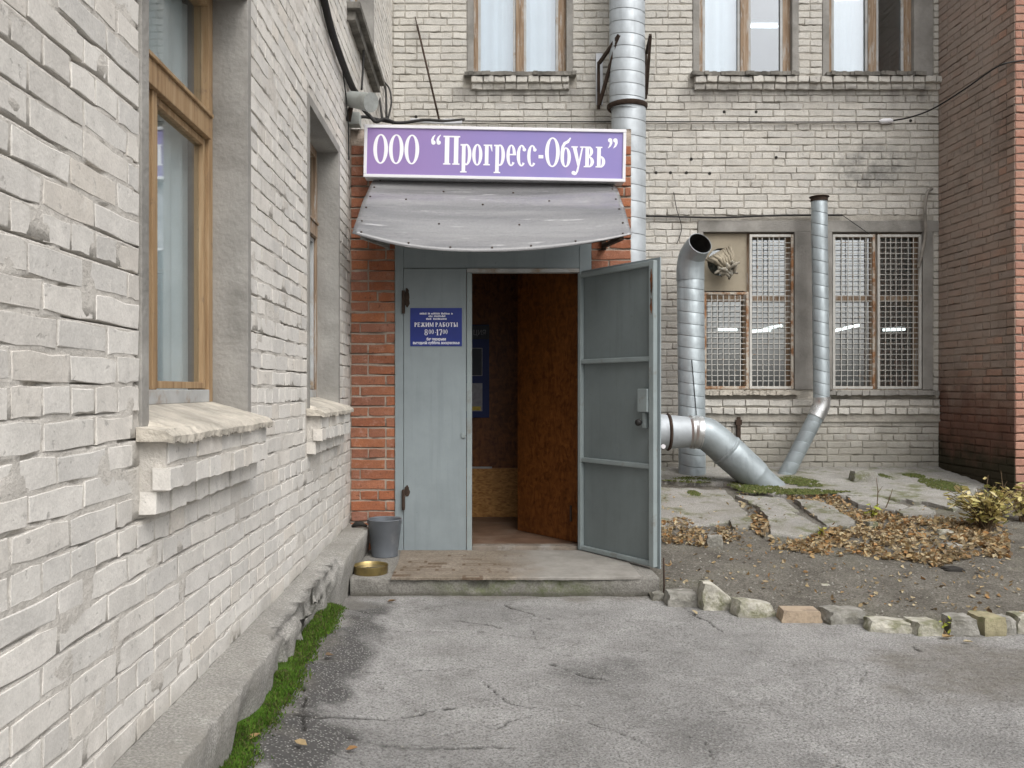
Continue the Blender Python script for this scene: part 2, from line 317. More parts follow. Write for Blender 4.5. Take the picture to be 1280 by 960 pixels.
rd = k.math('MULTIPLY', rd, k.ramp(k.noise(2.6, 4, .6), [(.5, 0.0), (.62, .75)]))
dusty = k.mix(rd, dusty, (.085, .08, .072))
dusty = k.mix(k.math('MULTIPLY', k.ramp(k.vor(42), [(.10, 1.0), (.2, 0.0)]), k.ramp(k.noise(9, 4), [(.5, 0.0), (.6, .7)])), dusty, (.13, .125, .115))
dusty = k.mix(k.math('MULTIPLY', k.ramp(k.vor(60), [(.10, 1.0), (.2, 0.0)]), k.ramp(k.noise(7, 4), [(.48, 0.0), (.58, .7)])), dusty, (.58, .57, .55))
f = k.math('SUBTRACT', k.math('MULTIPLY', dust, 1.6), k.math('MULTIPLY', k.noise(24, 7, .72), .75), True)
c = k.mix(f, bare, dusty)
c = k.mix(k.math('MULTIPLY', k.attr('soil'), k.ramp(k.noise(14, 7, .7), [(.3, .45), (.6, 1.0)])), c, k.ramp(k.noise(30, 6, .7), [(.35, (.12, .11, .093)), (.65, (.23, .215, .19))]))
c = k.mix(crack, c, (.028, .026, .024))
h = k.math('ADD', k.math('MULTIPLY', agg, -.7), k.math('MULTIPLY', k.noise(60, 8, .75), 1.6))
M['asphalt'] = k.done(c, .9, 0, k.bump(h, .9, .009), .2)
k = N('dirt'); c = k.ramp(k.noise(3.2, 9, .7), [(.3, (.10, .092, .078)), (.5, (.17, .16, .138)), (.7, (.25, .235, .205))])
c = k.mix(k.ramp(k.noise(55, 5, .7), [(.55, 0.0), (.68, .8)]), c, (.34, .325, .29)); c = k.mix(k.ramp(k.noise(80, 6, .75), [(.4, .8), (.53, 0.0)]), c, (.065, .058, .048))
c = k.mix(k.ramp(k.noise(1.6, 5, .6), [(.52, 0.0), (.72, .45)]), c, (.10, .105, .06))
M['dirt'] = k.done(c, .95, 0, k.bump(k.noise(38, 8, .72), .9, .02), .1)
def leafy(name, pal, rough=.7, trans=.25):
    k = N(name); c = k.ramp(k.rnd(), [(i / (len(pal) - 1), p) for i, p in enumerate(pal)])
    c = k.mix(.4, c, k.mix(1.0, c, k.ramp(k.noise(60, 4), [(.3, .6), (.7, 1.3)]), 'MULTIPLY'))
    k.done(c, rough, 0, None, .25)
    tl = k.n('ShaderNodeBsdfTranslucent'); k.l(c, tl.inputs[0]); mx = k.n('ShaderNodeMixShader'); mx.inputs[0].default_value = trans
    k.l(k.b.outputs[0], mx.inputs[1]); k.l(tl.outputs[0], mx.inputs[2]); k.l(mx.outputs[0], k.out.inputs[0]); M[name] = k.m
leafy('dead_leaf', [(.22, .14, .065), (.35, .235, .11), (.47, .36, .19), (.27, .20, .12), (.42, .34, .21), (.54, .46, .3), (.17, .12, .075), (.40, .215, .08), (.33, .28, .18), (.14, .095, .055)])
leafy('yellow_leaf', [(.50, .42, .15), (.42, .38, .13), (.60, .52, .24), (.28, .29, .10), (.54, .44, .17), (.64, .57, .33), (.42, .30, .12)])
leafy('lime_leaf', [(.40, .42, .06), (.30, .36, .05), (.46, .44, .1)])
leafy('moss', [(.06, .135, .014), (.09, .185, .018), (.055, .10, .016), (.115, .205, .025), (.11, .12, .035), (.085, .075, .04)], .9, .3)
leafy('slab_moss', [(.085, .10, .028), (.06, .085, .02), (.13, .135, .05), (.05, .06, .02)], .95, .1)

# ------------------------------------------------------------------ builders
def wl(o):
    v = Vector((0, 0, 0))
    while o is not None: v = v + o.location; o = o.parent
    return v
def tag(o, label=None, cat=None, group=None, kind=None):
    if label: o['label'] = label
    if cat: o['category'] = cat
    if group: o['group'] = group
    if kind: o['kind'] = kind
    return o
def thing(name, label, cat, loc=(0, 0, 0), group=None):
    o = bpy.data.objects.new(name, None); o.empty_display_size = .1; COL.objects.link(o); o.location = loc
    return tag(o, label, cat, group)
def link(name, me, mat, parent=None, loc=None):
    if mat is not None and len(me.materials) == 0: me.materials.append(M[mat] if isinstance(mat, str) else mat)
    o = bpy.data.objects.new(name, me); COL.objects.link(o)
    if parent is not None: o.parent = parent
    if loc is not None: o.location = loc
    return o
class MB:
    def __init__(s): s.v = []; s.f = []; s.r = []
    def add(s, vs, fs, r=0.0):
        o = len(s.v); s.v += [tuple(q) for q in vs]; s.f += [tuple(i + o for i in f) for f in fs]; s.r += [r] * len(vs); return s
    def box(s, x0, x1, y0, y1, z0, z1):
        vs = [(x, y, z) for z in (z0, z1) for y in (y0, y1) for x in (x0, x1)]
        return s.add(vs, [(0, 2, 3, 1), (4, 5, 7, 6), (0, 1, 5, 4), (2, 6, 7, 3), (0, 4, 6, 2), (1, 3, 7, 5)])
    def bar(s, a, b, w, h, up=(0, 0, 1)):
        a = Vector(a); b = Vector(b); d = (b - a).normalized(); up = Vector(up)
        if abs(d.dot(up)) > .95: up = Vector((0, 1, 0))
        u = d.cross(up).normalized() * (w / 2); w_ = u.cross(d).normalized() * (h / 2)
        vs = [p + su * u + sw * w_ for p in (a, b) for su, sw in ((-1, -1), (1, -1), (1, 1), (-1, 1))]
        return s.add(vs, [(3, 2, 1, 0), (4, 5, 6, 7), (0, 1, 5, 4), (1, 2, 6, 5), (2, 3, 7, 6), (3, 0, 4, 7)])
    def tube(s, pts, rad, n=16, helix=0.0, caps=True, ups=None):
        pts = [Vector(p) for p in pts]; m = len(pts)
        if not hasattr(rad, '__len__'): rad = [rad] * m
        tang = [(pts[min(i + 1, m - 1)] - pts[max(i - 1, 0)]).normalized() for i in range(m)]
        u = tang[0].orthogonal().normalized(); vs = []
        for i in range(m):
            u = (u - tang[i] * u.dot(tang[i])).normalized(); w = tang[i].cross(u)
            for k in range(n):
                a = 2 * math.pi * k / n
                vs.append(pts[i] + (u * math.cos(a) + w * math.sin(a)) * rad[i] + tang[i] * (helix * math.sin(a)))
        fs = [(i * n + k, i * n + (k + 1) % n, (i + 1) * n + (k + 1) % n, (i + 1) * n + k) for i in range(m - 1) for k in range(n)]
        if caps: fs += [tuple(range(n - 1, -1, -1)), tuple((m - 1) * n + k for k in range(n))]
        return s.add(vs, fs)
    def lathe(s, prof, c, n=32, close=False):
        c = Vector(c); vs = [(c.x + r * math.cos(2 * math.pi * k / n), c.y + r * math.sin(2 * math.pi * k / n), c.z + z) for r, z in prof for k in range(n)]
        m = len(prof)
        fs = [(i * n + k, i * n + (k + 1) % n, (i + 1) * n + (k + 1) % n, (i + 1) * n + k) for i in range(m - 1) for k in range(n)]
        return s.add(vs, fs)
    def prism(s, poly, y0, y1):      # polygon in xz, extruded along y
        n = len(poly); vs = [(x, y0, z) for x, z in poly] + [(x, y1, z) for x, z in poly]
        return s.add(vs, [tuple(range(n)), tuple(range(2 * n - 1, n - 1, -1))] + [(i, i + n, (i + 1) % n + n, (i + 1) % n) for i in range(n)])
    def build(s, name, mat, parent=None, smooth=False, bevel=0.0, recalc=True):
        o = wl(parent) if parent is not None else Vector((0, 0, 0))
        me = bpy.data.meshes.new(name); me.from_pydata([tuple(Vector(q) - o) for q in s.v], [], s.f)
        if recalc or bevel:
            bm = bmesh.new(); bm.from_mesh(me)
            if recalc: bmesh.ops.recalc_face_normals(bm, faces=bm.faces)
            if bevel: bmesh.ops.bevel(bm, geom=bm.edges[:], offset=bevel, segments=2, profile=.6, affect='EDGES')
            bm.to_mesh(me); bm.free()
        elif any(s.r):
            at = me.attributes.new('rnd', 'FLOAT', 'POINT'); at.data.foreach_set('value', np.array(s.r, np.float32))
        if smooth:
            me.polygons.foreach_set('use_smooth', [True] * len(me.polygons))
            if smooth == 'auto': me.set_sharp_from_angle(angle=R(40))
        me.update()
        return link(name, me, mat, parent)
def grid_mesh(name, V, nx, ny, mat, parent=None, keep=None, attrs=None, smooth=True, kind=None):
    """V (ny*nx,3) vertices, keep: bool per cell (ny-1,nx-1)"""
    idx = np.arange(nx * ny).reshape(ny, nx)
    q = np.stack([idx[:-1, :-1], idx[:-1, 1:], idx[1:, 1:], idx[1:, :-1]], -1)
    q = q[keep] if keep is not None else q.reshape(-1, 4)
    off = np.array(wl(parent)) if parent is not None else np.zeros(3)
    me = bpy.data.meshes.new(name); n = len(V); nf = len(q)
    me.vertices.add(n); me.vertices.foreach_set('co', (V - off).astype(np.float32).ravel())
    me.loops.add(nf * 4); me.loops.foreach_set('vertex_index', q.astype(np.int32).ravel())
    me.polygons.add(nf); me.polygons.foreach_set('loop_start', np.arange(0, nf * 4, 4, dtype=np.int32))
    me.update(calc_edges=True)
    if smooth: me.polygons.foreach_set('use_smooth', np.ones(nf, bool))
    for a, vals in (attrs or {}).items():
        at = me.attributes.new(a, 'FLOAT', 'POINT'); at.data.foreach_set('value', np.asarray(vals, np.float32).ravel())
    o = link(name, me, mat, parent)
    if kind: o['kind'] = kind
    return o

# ------------------------------------------------------------------ bricks
def brick_verts(L, h, dep, rs, jit, ch):
    """worn brick: local x length, z height, front at y=0, back at y=dep"""
    def ring(mx, mz, y, j):
        a, b = L / 2 - mx, h / 2 - mz
        pts = [(-a, -b), (-a * .33, -b), (a * .36, -b), (a, -b), (a, b), (a * .3, b), (-a * .38, b), (-a, b)]
        return [(x + dj[i][0] * j, y + rs.uniform(-j, j) * .12, z + dj[i][1] * j) for i, (x, z) in enumerate(pts)]
    dj = [(rs.uniform(-1, 1), rs.uniform(-1, 1)) for _ in range(8)]
    vs = ring(0, 0, dep, 0) + ring(0, 0, ch * .9, jit) + ring(ch * .35, ch * .35, ch * .25, jit * 1.1) + ring(ch * 1.15, ch * 1.15, 0, jit * 1.3)
    n = 8; fs = []
    for r in (0, 1, 2):
        fs += [(r * n + i, r * n + (i + 1) % n, (r + 1) * n + (i + 1) % n, (r + 1) * n + i) for i in range(n)]
    fs.append(tuple(3 * n + i for i in range(n)))
    return vs, fs
class BrickWall:
    """collects bricks of one wall; facing: '-y', '+x' or '-x'"""
    def __init__(s, mat, seed, jit=.003, ch=.006, dep=.05):
        s.rs = random.Random(seed); s.mat = mat; s.items = []; s.lib = {}
        for L in (.25, .12):
            s.lib[L] = []
            for i in range(12 if L > .2 else 10):
                vs, fs = brick_verts(L, .065, dep, s.rs, jit, ch); s.lib[L].append([np.array(vs), fs, None])
    def put(s, pos, L, rot, h=.065, proud=0.0):
        base = .25 if L > .165 else .12
        s.items.append((Vector(pos), L, rot, h, s.rs.randrange(len(s.lib[base])), base, s.rs.random(), (s.rs.uniform(-.006, .006), s.rs.uniform(-.008, .008)), proud))
    def emit(s, parent, limit=300, visible=None):
        def area(it):
            p, L, rot = it[0], it[1], it[2]
            d = Vector((math.cos(rot), math.sin(rot), 0)) * L / 2; best = []
            for e in (p - d, p + d):
                if e.y < .8: return 0
                best.append((CX + e.x * F / e.y, CY - (e.z - H) * F / e.y, F / e.y))
            (x0, y0, s0), (x1, y1, s1) = best
            xm, ym = (x0 + x1) / 2, (y0 + y1) / 2
            if not (0 < xm < 1280 and 0 < ym < 960): return 0
            if visible and not visible(xm, ym): return 0
            return abs(x1 - x0) * it[3] * (s0 + s1) / 2
        sc_ = sorted(((area(it), i) for i, it in enumerate(s.items)), reverse=True)
        pick = set(i for a, i in sc_[:limit] if a > 20)
        off = wl(parent); big = MB()
        for i, (p, L, rot, h, var, base, rnd, tilt, proud) in enumerate(s.items):
            ent = s.lib[base][var]
            sx, sz = L / base, h / .065
            if i in pick:
                if ent[2] is None:
                    me = bpy.data.meshes.new('brick'); me.from_pydata([tuple(q) for q in ent[0]], [], ent[1])
                    bm = bmesh.new(); bm.from_mesh(me); bmesh.ops.recalc_face_normals(bm, faces=bm.faces); bm.to_mesh(me); bm.free()
                    me.materials.append(M[s.mat]); ent[2] = me
                o = bpy.data.objects.new('brick', ent[2]); COL.objects.link(o); o.parent = parent
                o.location = p - off; o.rotation_euler = (0, tilt[1], rot + tilt[0]); o.scale = (sx, 1, sz)
            else:
                mat = Matrix.Translation(p) @ Matrix.Rotation(rot + tilt[0], 4, 'Z') @ Matrix.Rotation(tilt[1], 4, 'Y') @ Matrix.Diagonal((sx, 1, sz, 1))
                big.add([mat @ Vector(q) for q in ent[0]], ent[1], rnd)
        if big.v:
            o = big.build('bricks', s.mat, parent, recalc=False); o['kind'] = 'stuff'
            bm = bmesh.new(); bm.from_mesh(o.data); bmesh.ops.recalc_face_normals(bm, faces=bm.faces); bm.to_mesh(o.data); bm.free()
def lay(bw, a, b, z0, z1, holes, place, rot, header_every=4, skip=None, course=.0775, start=0.0):
    """lay courses along axis a..b; holes: list of (a0,a1,z0,z1); place(t,z)->Vector"""
    n = int((z1 - z0) / course); rs = bw.rs
    for i in range(n):
        z = z0 + (i + .5) * course; zc0, zc1 = z - .030, z + .030
        free = [(a, b)]
        for (h0, h1, hz0, hz1) in holes:
            if zc1 > hz0 and zc0 < hz1:
                nf = []
                for f0, f1 in free:
                    if h1 <= f0 or h0 >= f1: nf.append((f0, f1)); continue
                    if h0 > f0: nf.append((f0, h0))
                    if h1 < f1: nf.append((h1, f1))
                free = nf
        hdr = header_every and (i % header_every == 2)
        phase = (i * .13 + rs.choice((0, 0, .06))) % .26
        for f0, f1 in free:
            t = f0 + .004; first = True
            while t < f1 - .03:
                L = .12 if hdr or rs.random() < .14 else .25
                if first and not hdr: L = max(.06, (.25 - phase) if phase < .2 else .12); L = min(L, .25)
                first = False
                if t + L > f1 - .004 or f1 - .004 - (t + L) < .05: L = f1 - .004 - t
                if L > .30: L = L / 2 - .006
                if L > .03:
                    p = place(t + L / 2, z + rs.uniform(-.0025, .0025))
                    if skip is None or not skip(p): bw.put(p, L + rs.uniform(-.004, .002), rot, .0635 + rs.uniform(-.003, .003))
                t += L + .011
def mortar_sheet(name, a, b, z0, z1, holes, place, mat, parent, cell=.025, depth=.006, rough=.008, seed=0, course0=None, ztop=6.4, gap=.034):
    """displaced mortar surface; place(t, z, d) with d = recess into the wall"""
    nx = int((b - a) / cell) + 1; nz = int((z1 - z0) / cell) + 1
    t = np.linspace(a, b, nx); z = np.linspace(z0, z1, nz); gm = None
    if course0 is not None:
        zl = [z0]; gl = [0.]; i = 0
        while course0 + i * .0775 < min(ztop, z1 - .05):
            zj = course0 + i * .0775
            for dz, g in ((-.007, 0.), (-.0015, 0.), (.0035, 1.), (.0075, 0.), (.038, 0.)):
                if zj + dz > zl[-1] + .001: zl.append(zj + dz); gl.append(g)
            i += 1
        zl += [zl[-1] + .08, z1]; gl += [0., 0.]; z = np.array(zl); gm = np.array(gl); nz = len(z)
    T, Z = np.meshgrid(t, z)
    for h in holes:                      # snap the nearest lines of the grid to the openings
        for e in h[:2]:
            if a < e < b: T[:, np.argmin(abs(t - e))] = e
        for e in h[2:]:
            if z0 < e < z1: Z[np.argmin(abs(z - e)), :] = e
    d = depth + rough * (fbm(T * 9, Z * 9, seed) - .5) + .016 * sstep(.62, .8, fbm(T * 14, Z * 22, seed + 5))
    if gm is not None: d = d + gap * gm[:, None] * sstep(.52, .64, fbm(T * 3.3, Z * 12.9, seed + 9, 3))
    V = np.array(place(T.ravel(), Z.ravel(), d.ravel())).T
    tc = (T[:-1, :-1] + T[1:, 1:]) / 2; zc = (Z[:-1, :-1] + Z[1:, 1:]) / 2
    keep = np.ones(tc.shape, bool)
    for (h0, h1, g0, g1) in holes: keep &= ~((tc > h0) & (tc < h1) & (zc > g0) & (zc < g1))
    return grid_mesh(name, V, nx, nz, mat, parent, keep)

# ================================================================== GROUND
ground = MB(); ground.add([(-80, -80, -.06), (80, -80, -.06), (80, 80, -.06), (-80, 80, -.06)], [(0, 1, 2, 3)])
tag(ground.build('ground', 'dirt'), kind='structure')
EDGE = [(1.10, 5.50), (1.22, 5.33), (1.84, 5.02), (2.40, 4.80), (2.94, 4.74), (4.0, 4.70), (9.0, 4.7)]
def edge_y(x): return np.interp(x, [e[0] for e in EDGE], [e[1] for e in EDGE])
def rise(x, y):      # asphalt lifts a little towards the plinth
    return .085 * sstep(-.30, -.80, x) * sstep(5.25, 4.7, y)
def asphalt_z(x, y):
    return rise(x, y) + .022 * (fbm(x * 1.1, y * 1.1, 3) - .5) + .012 * (fbm(x * 5, y * 5, 9) - .5)
def seg_dist(x, y, pts):
    d = np.full(x.shape, 9.)
    for (x0, y0), (x1, y1) in zip(pts[:-1], pts[1:]):
        t = np.clip(((x - x0) * (x1 - x0) + (y - y0) * (y1 - y0)) / ((x1 - x0) ** 2 + (y1 - y0) ** 2), 0, 1)
        d = np.minimum(d, np.hypot(x - x0 - t * (x1 - x0), y - y0 - t * (y1 - y0)))
    return d
def gpt(px, py, z=0.0):
    D = (H - z) * F / (py - CY); return (xw(px, D), D)
xs = np.concatenate([np.linspace(-.95, 1.9, 330), np.linspace(1.912, 7.5, 300)]); ys = np.concatenate([np.linspace(-6, 2.4, 30), np.linspace(2.41, 5.62, 330)])
X, Y = np.meshgrid(xs, ys)
Xw = X + .05 * (fbm(X * 6, Y * 6, 21) - .5) + .02 * (vn(X * 30, Y * 30, 22) - .5); Yw = Y + .07 * (fbm(X * 5, Y * 5, 23) - .5) + .02 * (vn(X * 28, Y * 28, 24) - .5)
cr = np.zeros_like(X)
CRACKS = [([(330, 925), (400, 918), (450, 905), (520, 895), (570, 885)], .010), ([(430, 935), (560, 938), (640, 934)], .007), ([(470, 800), (520, 790), (600, 790), (680, 800)], .004),
          ([(565, 775), (600, 780), (625, 785)], .010), ([(630, 755), (655, 765), (690, 775)], .009), ([(840, 750), (870, 770), (905, 790)], .005), ([(690, 830), (730, 845), (760, 850)], .009),
          ([(420, 860), (480, 845), (560, 835)], .003), ([(1140, 805), (1165, 825)], .005), ([(740, 905), (790, 920), (830, 940)], .004), ([(380, 940), (385, 900), (378, 880)], .005), ([(600, 850), (640, 880), (700, 890)], .003)]
_r = random.Random(77)
for _ in range(13):
    px, py = _r.uniform(400, 1250), _r.uniform(765, 955); n_ = _r.randint(2, 4); q = [(px, py)]; ang = _r.gauss(0, .45)
    for _k in range(n_): ang += _r.gauss(0, .5); px += _r.uniform(15, 42) * math.cos(ang); py += _r.uniform(15, 42) * math.sin(ang) * .35; q.append((px, max(py, 755)))
    CRACKS.append((q, _r.choice((.0015, .002, .003))))
for pts, w in CRACKS:
    d = seg_dist(Xw, Yw, [gpt(*p) for p in pts]); cr = np.maximum(cr, sstep(w * 1.6, w * .4, d) * sstep(.25, .5, fbm(X * 12, Y * 12, 31)))
spot = sstep(.10, .02, np.hypot((Xw - gpt(462, 775)[0]) * 1.0, (Yw - gpt(462, 775)[1]) * .8)); cr = np.maximum(cr, spot * .75 * sstep(.35, .6, fbm(X * 14, Y * 14, 41)))
strip = [gpt(478, 762), gpt(445, 800), gpt(420, 850), gpt(385, 905), gpt(360, 990)]
ds = seg_dist(Xw, Yw, strip); bare = sstep(.20, .0, ds + .4 * (fbm(X * 5, Y * 5, 51) - .5))
dust = .84 - .72 * bare + .75 * (fbm(X * 1.6, Y * 1.6, 61) - .5)
for (px, py, r, a) in ((730, 845, .22, .35), (790, 835, .2, .25), (900, 930, .3, .22), (1000, 945, .15, .3)):
    gx, gy = gpt(px, py); dust -= a * sstep(r, .02, np.hypot(Xw - gx, (Yw - gy) * .8)) * sstep(.3, .7, fbm(X * 7, Y * 7, 71))
nz_ = fbm(X * 5, Y * 5, 93) - .5
soil = sstep(.26, .0, (edge_y(X) - Y) + .5 * nz_) * sstep(1.0, 1.3, X)
gx, gy = gpt(1270, 835); soil = np.maximum(soil, .9 * sstep(1.0, .25, np.hypot((Xw - gx) * 1.0, (Yw - gy) * 1.6) + .9 * nz_))
soil = np.maximum(soil, .8 * sstep(.16, .0, (5.47 - Y) + .35 * nz_)); soil = np.maximum(soil, .7 * sstep(.16, .0, (X + .80) + .3 * nz_))
Zs = asphalt_z(X, Y) - .012 * cr
kc = (((X[:-1, :-1] + X[1:, 1:]) / 2), ((Y[:-1, :-1] + Y[1:, 1:]) / 2)); keep = (kc[1] < edge_y(kc[0]) + .25) & (kc[1] < 5.62)
V = np.stack([X.ravel(), Y.ravel(), Zs.ravel()], 1)
grid_mesh('asphalt_yard', V, len(xs), len(ys), 'asphalt', None, keep, {'dust': np.clip(dust, 0, 1), 'crack': np.clip(cr, 0, 1), 'soil': np.clip(soil, 0, 1)}, kind='structure')
def dirt_z(x, y):
    x = np.asarray(x, float); y = np.asarray(y, float)
    e = y - edge_y(x)
    return -.03 + .062 * sstep(-.04, .16, e + .12 * (fbm(x * 3, y * 3, 15) - .5)) + .022 * np.exp(-((e - .02) / .09) ** 2) * (.4 + fbm(x * 7, y * 7, 16)) + .084 * np.clip(y - 5.0, 0, 9) + .03 * (fbm(x * 2, y * 2, 81) - .5) + .016 * (fbm(x * 11, y * 11, 83) - .5)
def fast(fn, x0, x1, y0, y1, h):
    gx = np.arange(x0, x1 + h, h); gy = np.arange(y0, y1 + h, h); G_ = np.asarray(fn(*np.meshgrid(gx, gy))).tolist(); nx_, ny_ = len(gx), len(gy)
    def f(x, y):
        u = min(max((x - x0) / h, 0), nx_ - 1.001); v = min(max((y - y0) / h, 0), ny_ - 1.001); i, j = int(u), int(v); u -= i; v -= j
        return (G_[j][i] * (1 - u) + G_[j][i + 1] * u) * (1 - v) + (G_[j + 1][i] * (1 - u) + G_[j + 1][i + 1] * u) * v
    return f
dz_fast = fast(dirt_z, .9, 8.5, 4.3, 10.5, .025); az_fast = fast(asphalt_z, -1, 4, 2, 5.7, .025)
xs = np.linspace(1.07, 8.5, 420); ys = np.linspace(4.4, 9.55, 300); X, Y = np.meshgrid(xs, ys)
V = np.stack([X.ravel(), Y.ravel(), dirt_z(X, Y).ravel()], 1)
grid_mesh('dirt_yard', V, len(xs), len(ys), 'dirt', None, None, kind='structure')
def on_dirt(px, py):
    D = 7.0
    for _ in range(30): D = (H - dz_fast(xw(px, D), D)) * F / (py - CY) * .5 + D * .5
    x = xw(px, D); return Vector((x, D, dz_fast(x, D)))

# ================================================================== LEFT WING (white silicate brick)
TOP = 8.0
lw = thing('white_brick_wing', 'long white silicate brick wall with two deep wooden windows and concrete plinth', 'building', (XL, 4.0, 0))
W1 = (2.50, 3.56, 1.20, 2.915); W2 = (4.87, 5.85, 1.20, 2.915); WU = (6.35, 7.75, 4.12, 6.6)     # openings (d0,d1,z0,z1)
SUR = .055
holes_b = []
for (d0, d1, z0, z1) in (W1, W2, WU): holes_b += [(d0 - SUR, d1 + SUR, z0 - .03, z1 + SUR)]
for (d0, d1, z0, z1) in (W1, W2): holes_b += [(d0 - .10, d1 + .04, .955, 1.25)]
holes_b += [(WU[0] - .1, WU[1] + .1, 4.0, 4.13)]
holes_m = [w for w in (W1, W2, WU)]
wall = mortar_sheet('wall', -4.0, 9.6, .30, TOP, holes_m, lambda t, z, d: (XL - d, t, z), 'white_mortar', lw, .022, -.0006, .0085, 3, .315, gap=.026)
bw = BrickWall('white_brick', 5, .004, .0019)
hide = lambda p: (p.y > 6.43 and p.z < 3.2) or p.z > 6.3 or p.z > H + 530 / F * p.y
lay(bw, 1.25, 9.48, .315, 6.4, holes_b, lambda t, z: Vector((XL + .0023 + bw.rs.uniform(-.0007, .0008), t, z)), R(90), 5, hide)
def corbel(bw, d0, d1, xface, z, L=.12):
    t = d0
    while t < d1 - .04:
        l = min(L + bw.rs.uniform(-.012, .004), d1 - t)
        if l > .04: bw.put(Vector((xface + bw.rs.uniform(-.010, .006), t + l / 2, z + bw.rs.uniform(-.004, .004))), l, R(90), .064 + bw.rs.uniform(-.004, .004))
        t += l + .009
for (d0, d1, z0, z1) in (W1, W2):
    e0, e1 = d0 - .07, d1 + .03
    corbel(bw, e0 + .03, e1, XL + .086, 1.130, .25); corbel(bw, e0 + .01, e1, XL + .090, 1.056, .12); corbel(bw, e0 + .02, e1 - .02, XL + .048, .985, .12)
bw.emit(wall, 300)
# solid backing of the corbels and plaster of the openings
for i, (d0, d1, z0, z1) in enumerate((W1, W2, WU)):
    s = MB(); e = SUR
    for (a0, a1, b0, b1) in ((d0 - e, d0, z0 - .02, z1 + e), (d1, d1 + e, z0 - .02, z1 + e), (d0, d1, z1, z1 + e)): s.box(XL - .05, XL + .009, a0, a1, b0, b1)
    s.build('plaster_surround', 'plaster', lw, bevel=.003)
    r = MB(); xi = XL - .145
    r.add([(XL, d1 - .001, z0), (xi, d1 - .001, z0), (xi, d1 - .001, z1), (XL, d1 - .001, z1)], [(0, 1, 2, 3)])
    r.add([(XL, d0 + .001, z0), (xi, d0 + .001, z0), (xi, d0 + .001, z1), (XL, d0 + .001, z1)], [(0, 1, 2, 3)])
    r.add([(XL, d0, z1 - .001), (xi, d0, z1 - .001), (xi, d1, z1 - .001), (XL, d1, z1 - .001)], [(0, 1, 2, 3)])
    r.build('reveal', 'plaster', lw)
    # wooden window set back in the reveal
    xf = XL - .135; fr = MB(); lower = MB(); zb = z0 + .06; zt = z0 + (z1 - z0) * .655 if i < 2 else z0 + 1.5
    fr.box(xf - .06, xf, d0, d0 + .055, zb, z1); fr.box(xf - .06, xf, d1 - .055, d1, zb, z1); fr.box(xf - .06, xf, d0 + .055, d1 - .055, z1 - .05, z1)
    fr.box(xf - .06, xf + .012, d0 + .055, d1 - .055, zt, zt + .085); fr.box(xf - .06, xf + .022, d0 + .055, d1 - .055, zt + .085, zt + .10)
    mid = (d0 + d1) / 2 - .095
    fr.box(xf - .06, xf - .003, mid - .018, mid + .018, zb + .05, zt)
    win = fr.build('window', 'wood_new' if i == 0 else 'wood_old', lw, bevel=.003)
    lo = MB(); lo.box(xf - .06, xf + .004, d0 + .055, d1 - .055, zb, zb + .05); lo.build('bottom_rail', 'wood_grey', win, bevel=.003)
    for (a0, a1) in ((d0 + .055, mid - .018), (mid + .018, d1 - .055)):
        sa = MB(); g = .03; y0, y1 = zb + .05, zt
        sa.box(xf - .05, xf - .012, a0 + .004, a0 + g, y0 + .004, y1 - .004); sa.box(xf - .05, xf - .012, a1 - g, a1 - .004, y0 + .004, y1 - .004)
        sa.box(xf - .05, xf - .012, a0 + g, a1 - g, y0 + .004, y0 + g); sa.box(xf - .05, xf - .012, a0 + g, a1 - g, y1 - g, y1 - .004)
        sa.build('casement', 'wood_new' if i == 0 else 'wood_grey', win, bevel=.002)
        p = MB(); p.box(xf - .034, xf - .030, a0 + g, a1 - g, y0 + g, y1 - g); p.build('pane', 'glass', win)
    p = MB(); p.box(xf - .034, xf - .030, d0 + .055, d1 - .055, zt + .10, z1 - .05); p.build('pane', 'glass', win)
    if i < 2:
        # rough cast sill slab, lower at its front
        rs = random.Random(40 + i); n = 96; e0, e1 = d0 - .085, d1 + .03; vs = []; fs = []
        for k in range(n + 1):
            t = e0 + (e1 - e0) * k / n; inside = d0 < t < d1
            xb = XL - .14 if inside else XL + .004; zt_ = 1.262 if inside else 1.205
            lf = float(fbm(np.array([t * 9.0]), np.array([i + .5]), 3)[0]) - .5; j = rs.uniform(-.004, .003) + .03 * lf; dr = rs.uniform(-.006, .004) - .02 * max(lf, -.1); w = .02 * lf
            vs += [(xb, t, zt_), (XL + .085 + w, t, 1.197 + rs.uniform(-.003, .003)), (XL + .108 + j, t, 1.178), (XL + .106 + j, t, 1.158 + dr), (XL + .085, t, 1.164), (xb, t, 1.164)]
        for k in range(n):
            for q in range(6): fs.append((k * 6 + q, k * 6 + (q + 1) % 6, (k + 1) * 6 + (q + 1) % 6, (k + 1) * 6 + q))
        fs += [tuple(range(6)), tuple(n * 6 + q for q in range(5, -1, -1))]
        s = MB(); s.add(vs, fs); s.build('sill', 'sill_stone', lw)
        s = MB(); s.box(XL - .04, XL + .075, d0 - .05, d1 + .02, 1.02, 1.163); s.box(XL - .04, XL + .035, d0 - .04, d1 + .0, .955, 1.02); s.build('sill_core', 'white_mortar', lw)
    else:
        s = MB(); s.box(XL - .14, XL + .10, d0 - .1, d1 + .12, 4.07, 4.12); s.box(XL - .02, XL + .06, d0 - .06, d1 + .08, 4.0, 4.068); s.build('sill', 'dark_sill', lw, bevel=.006)
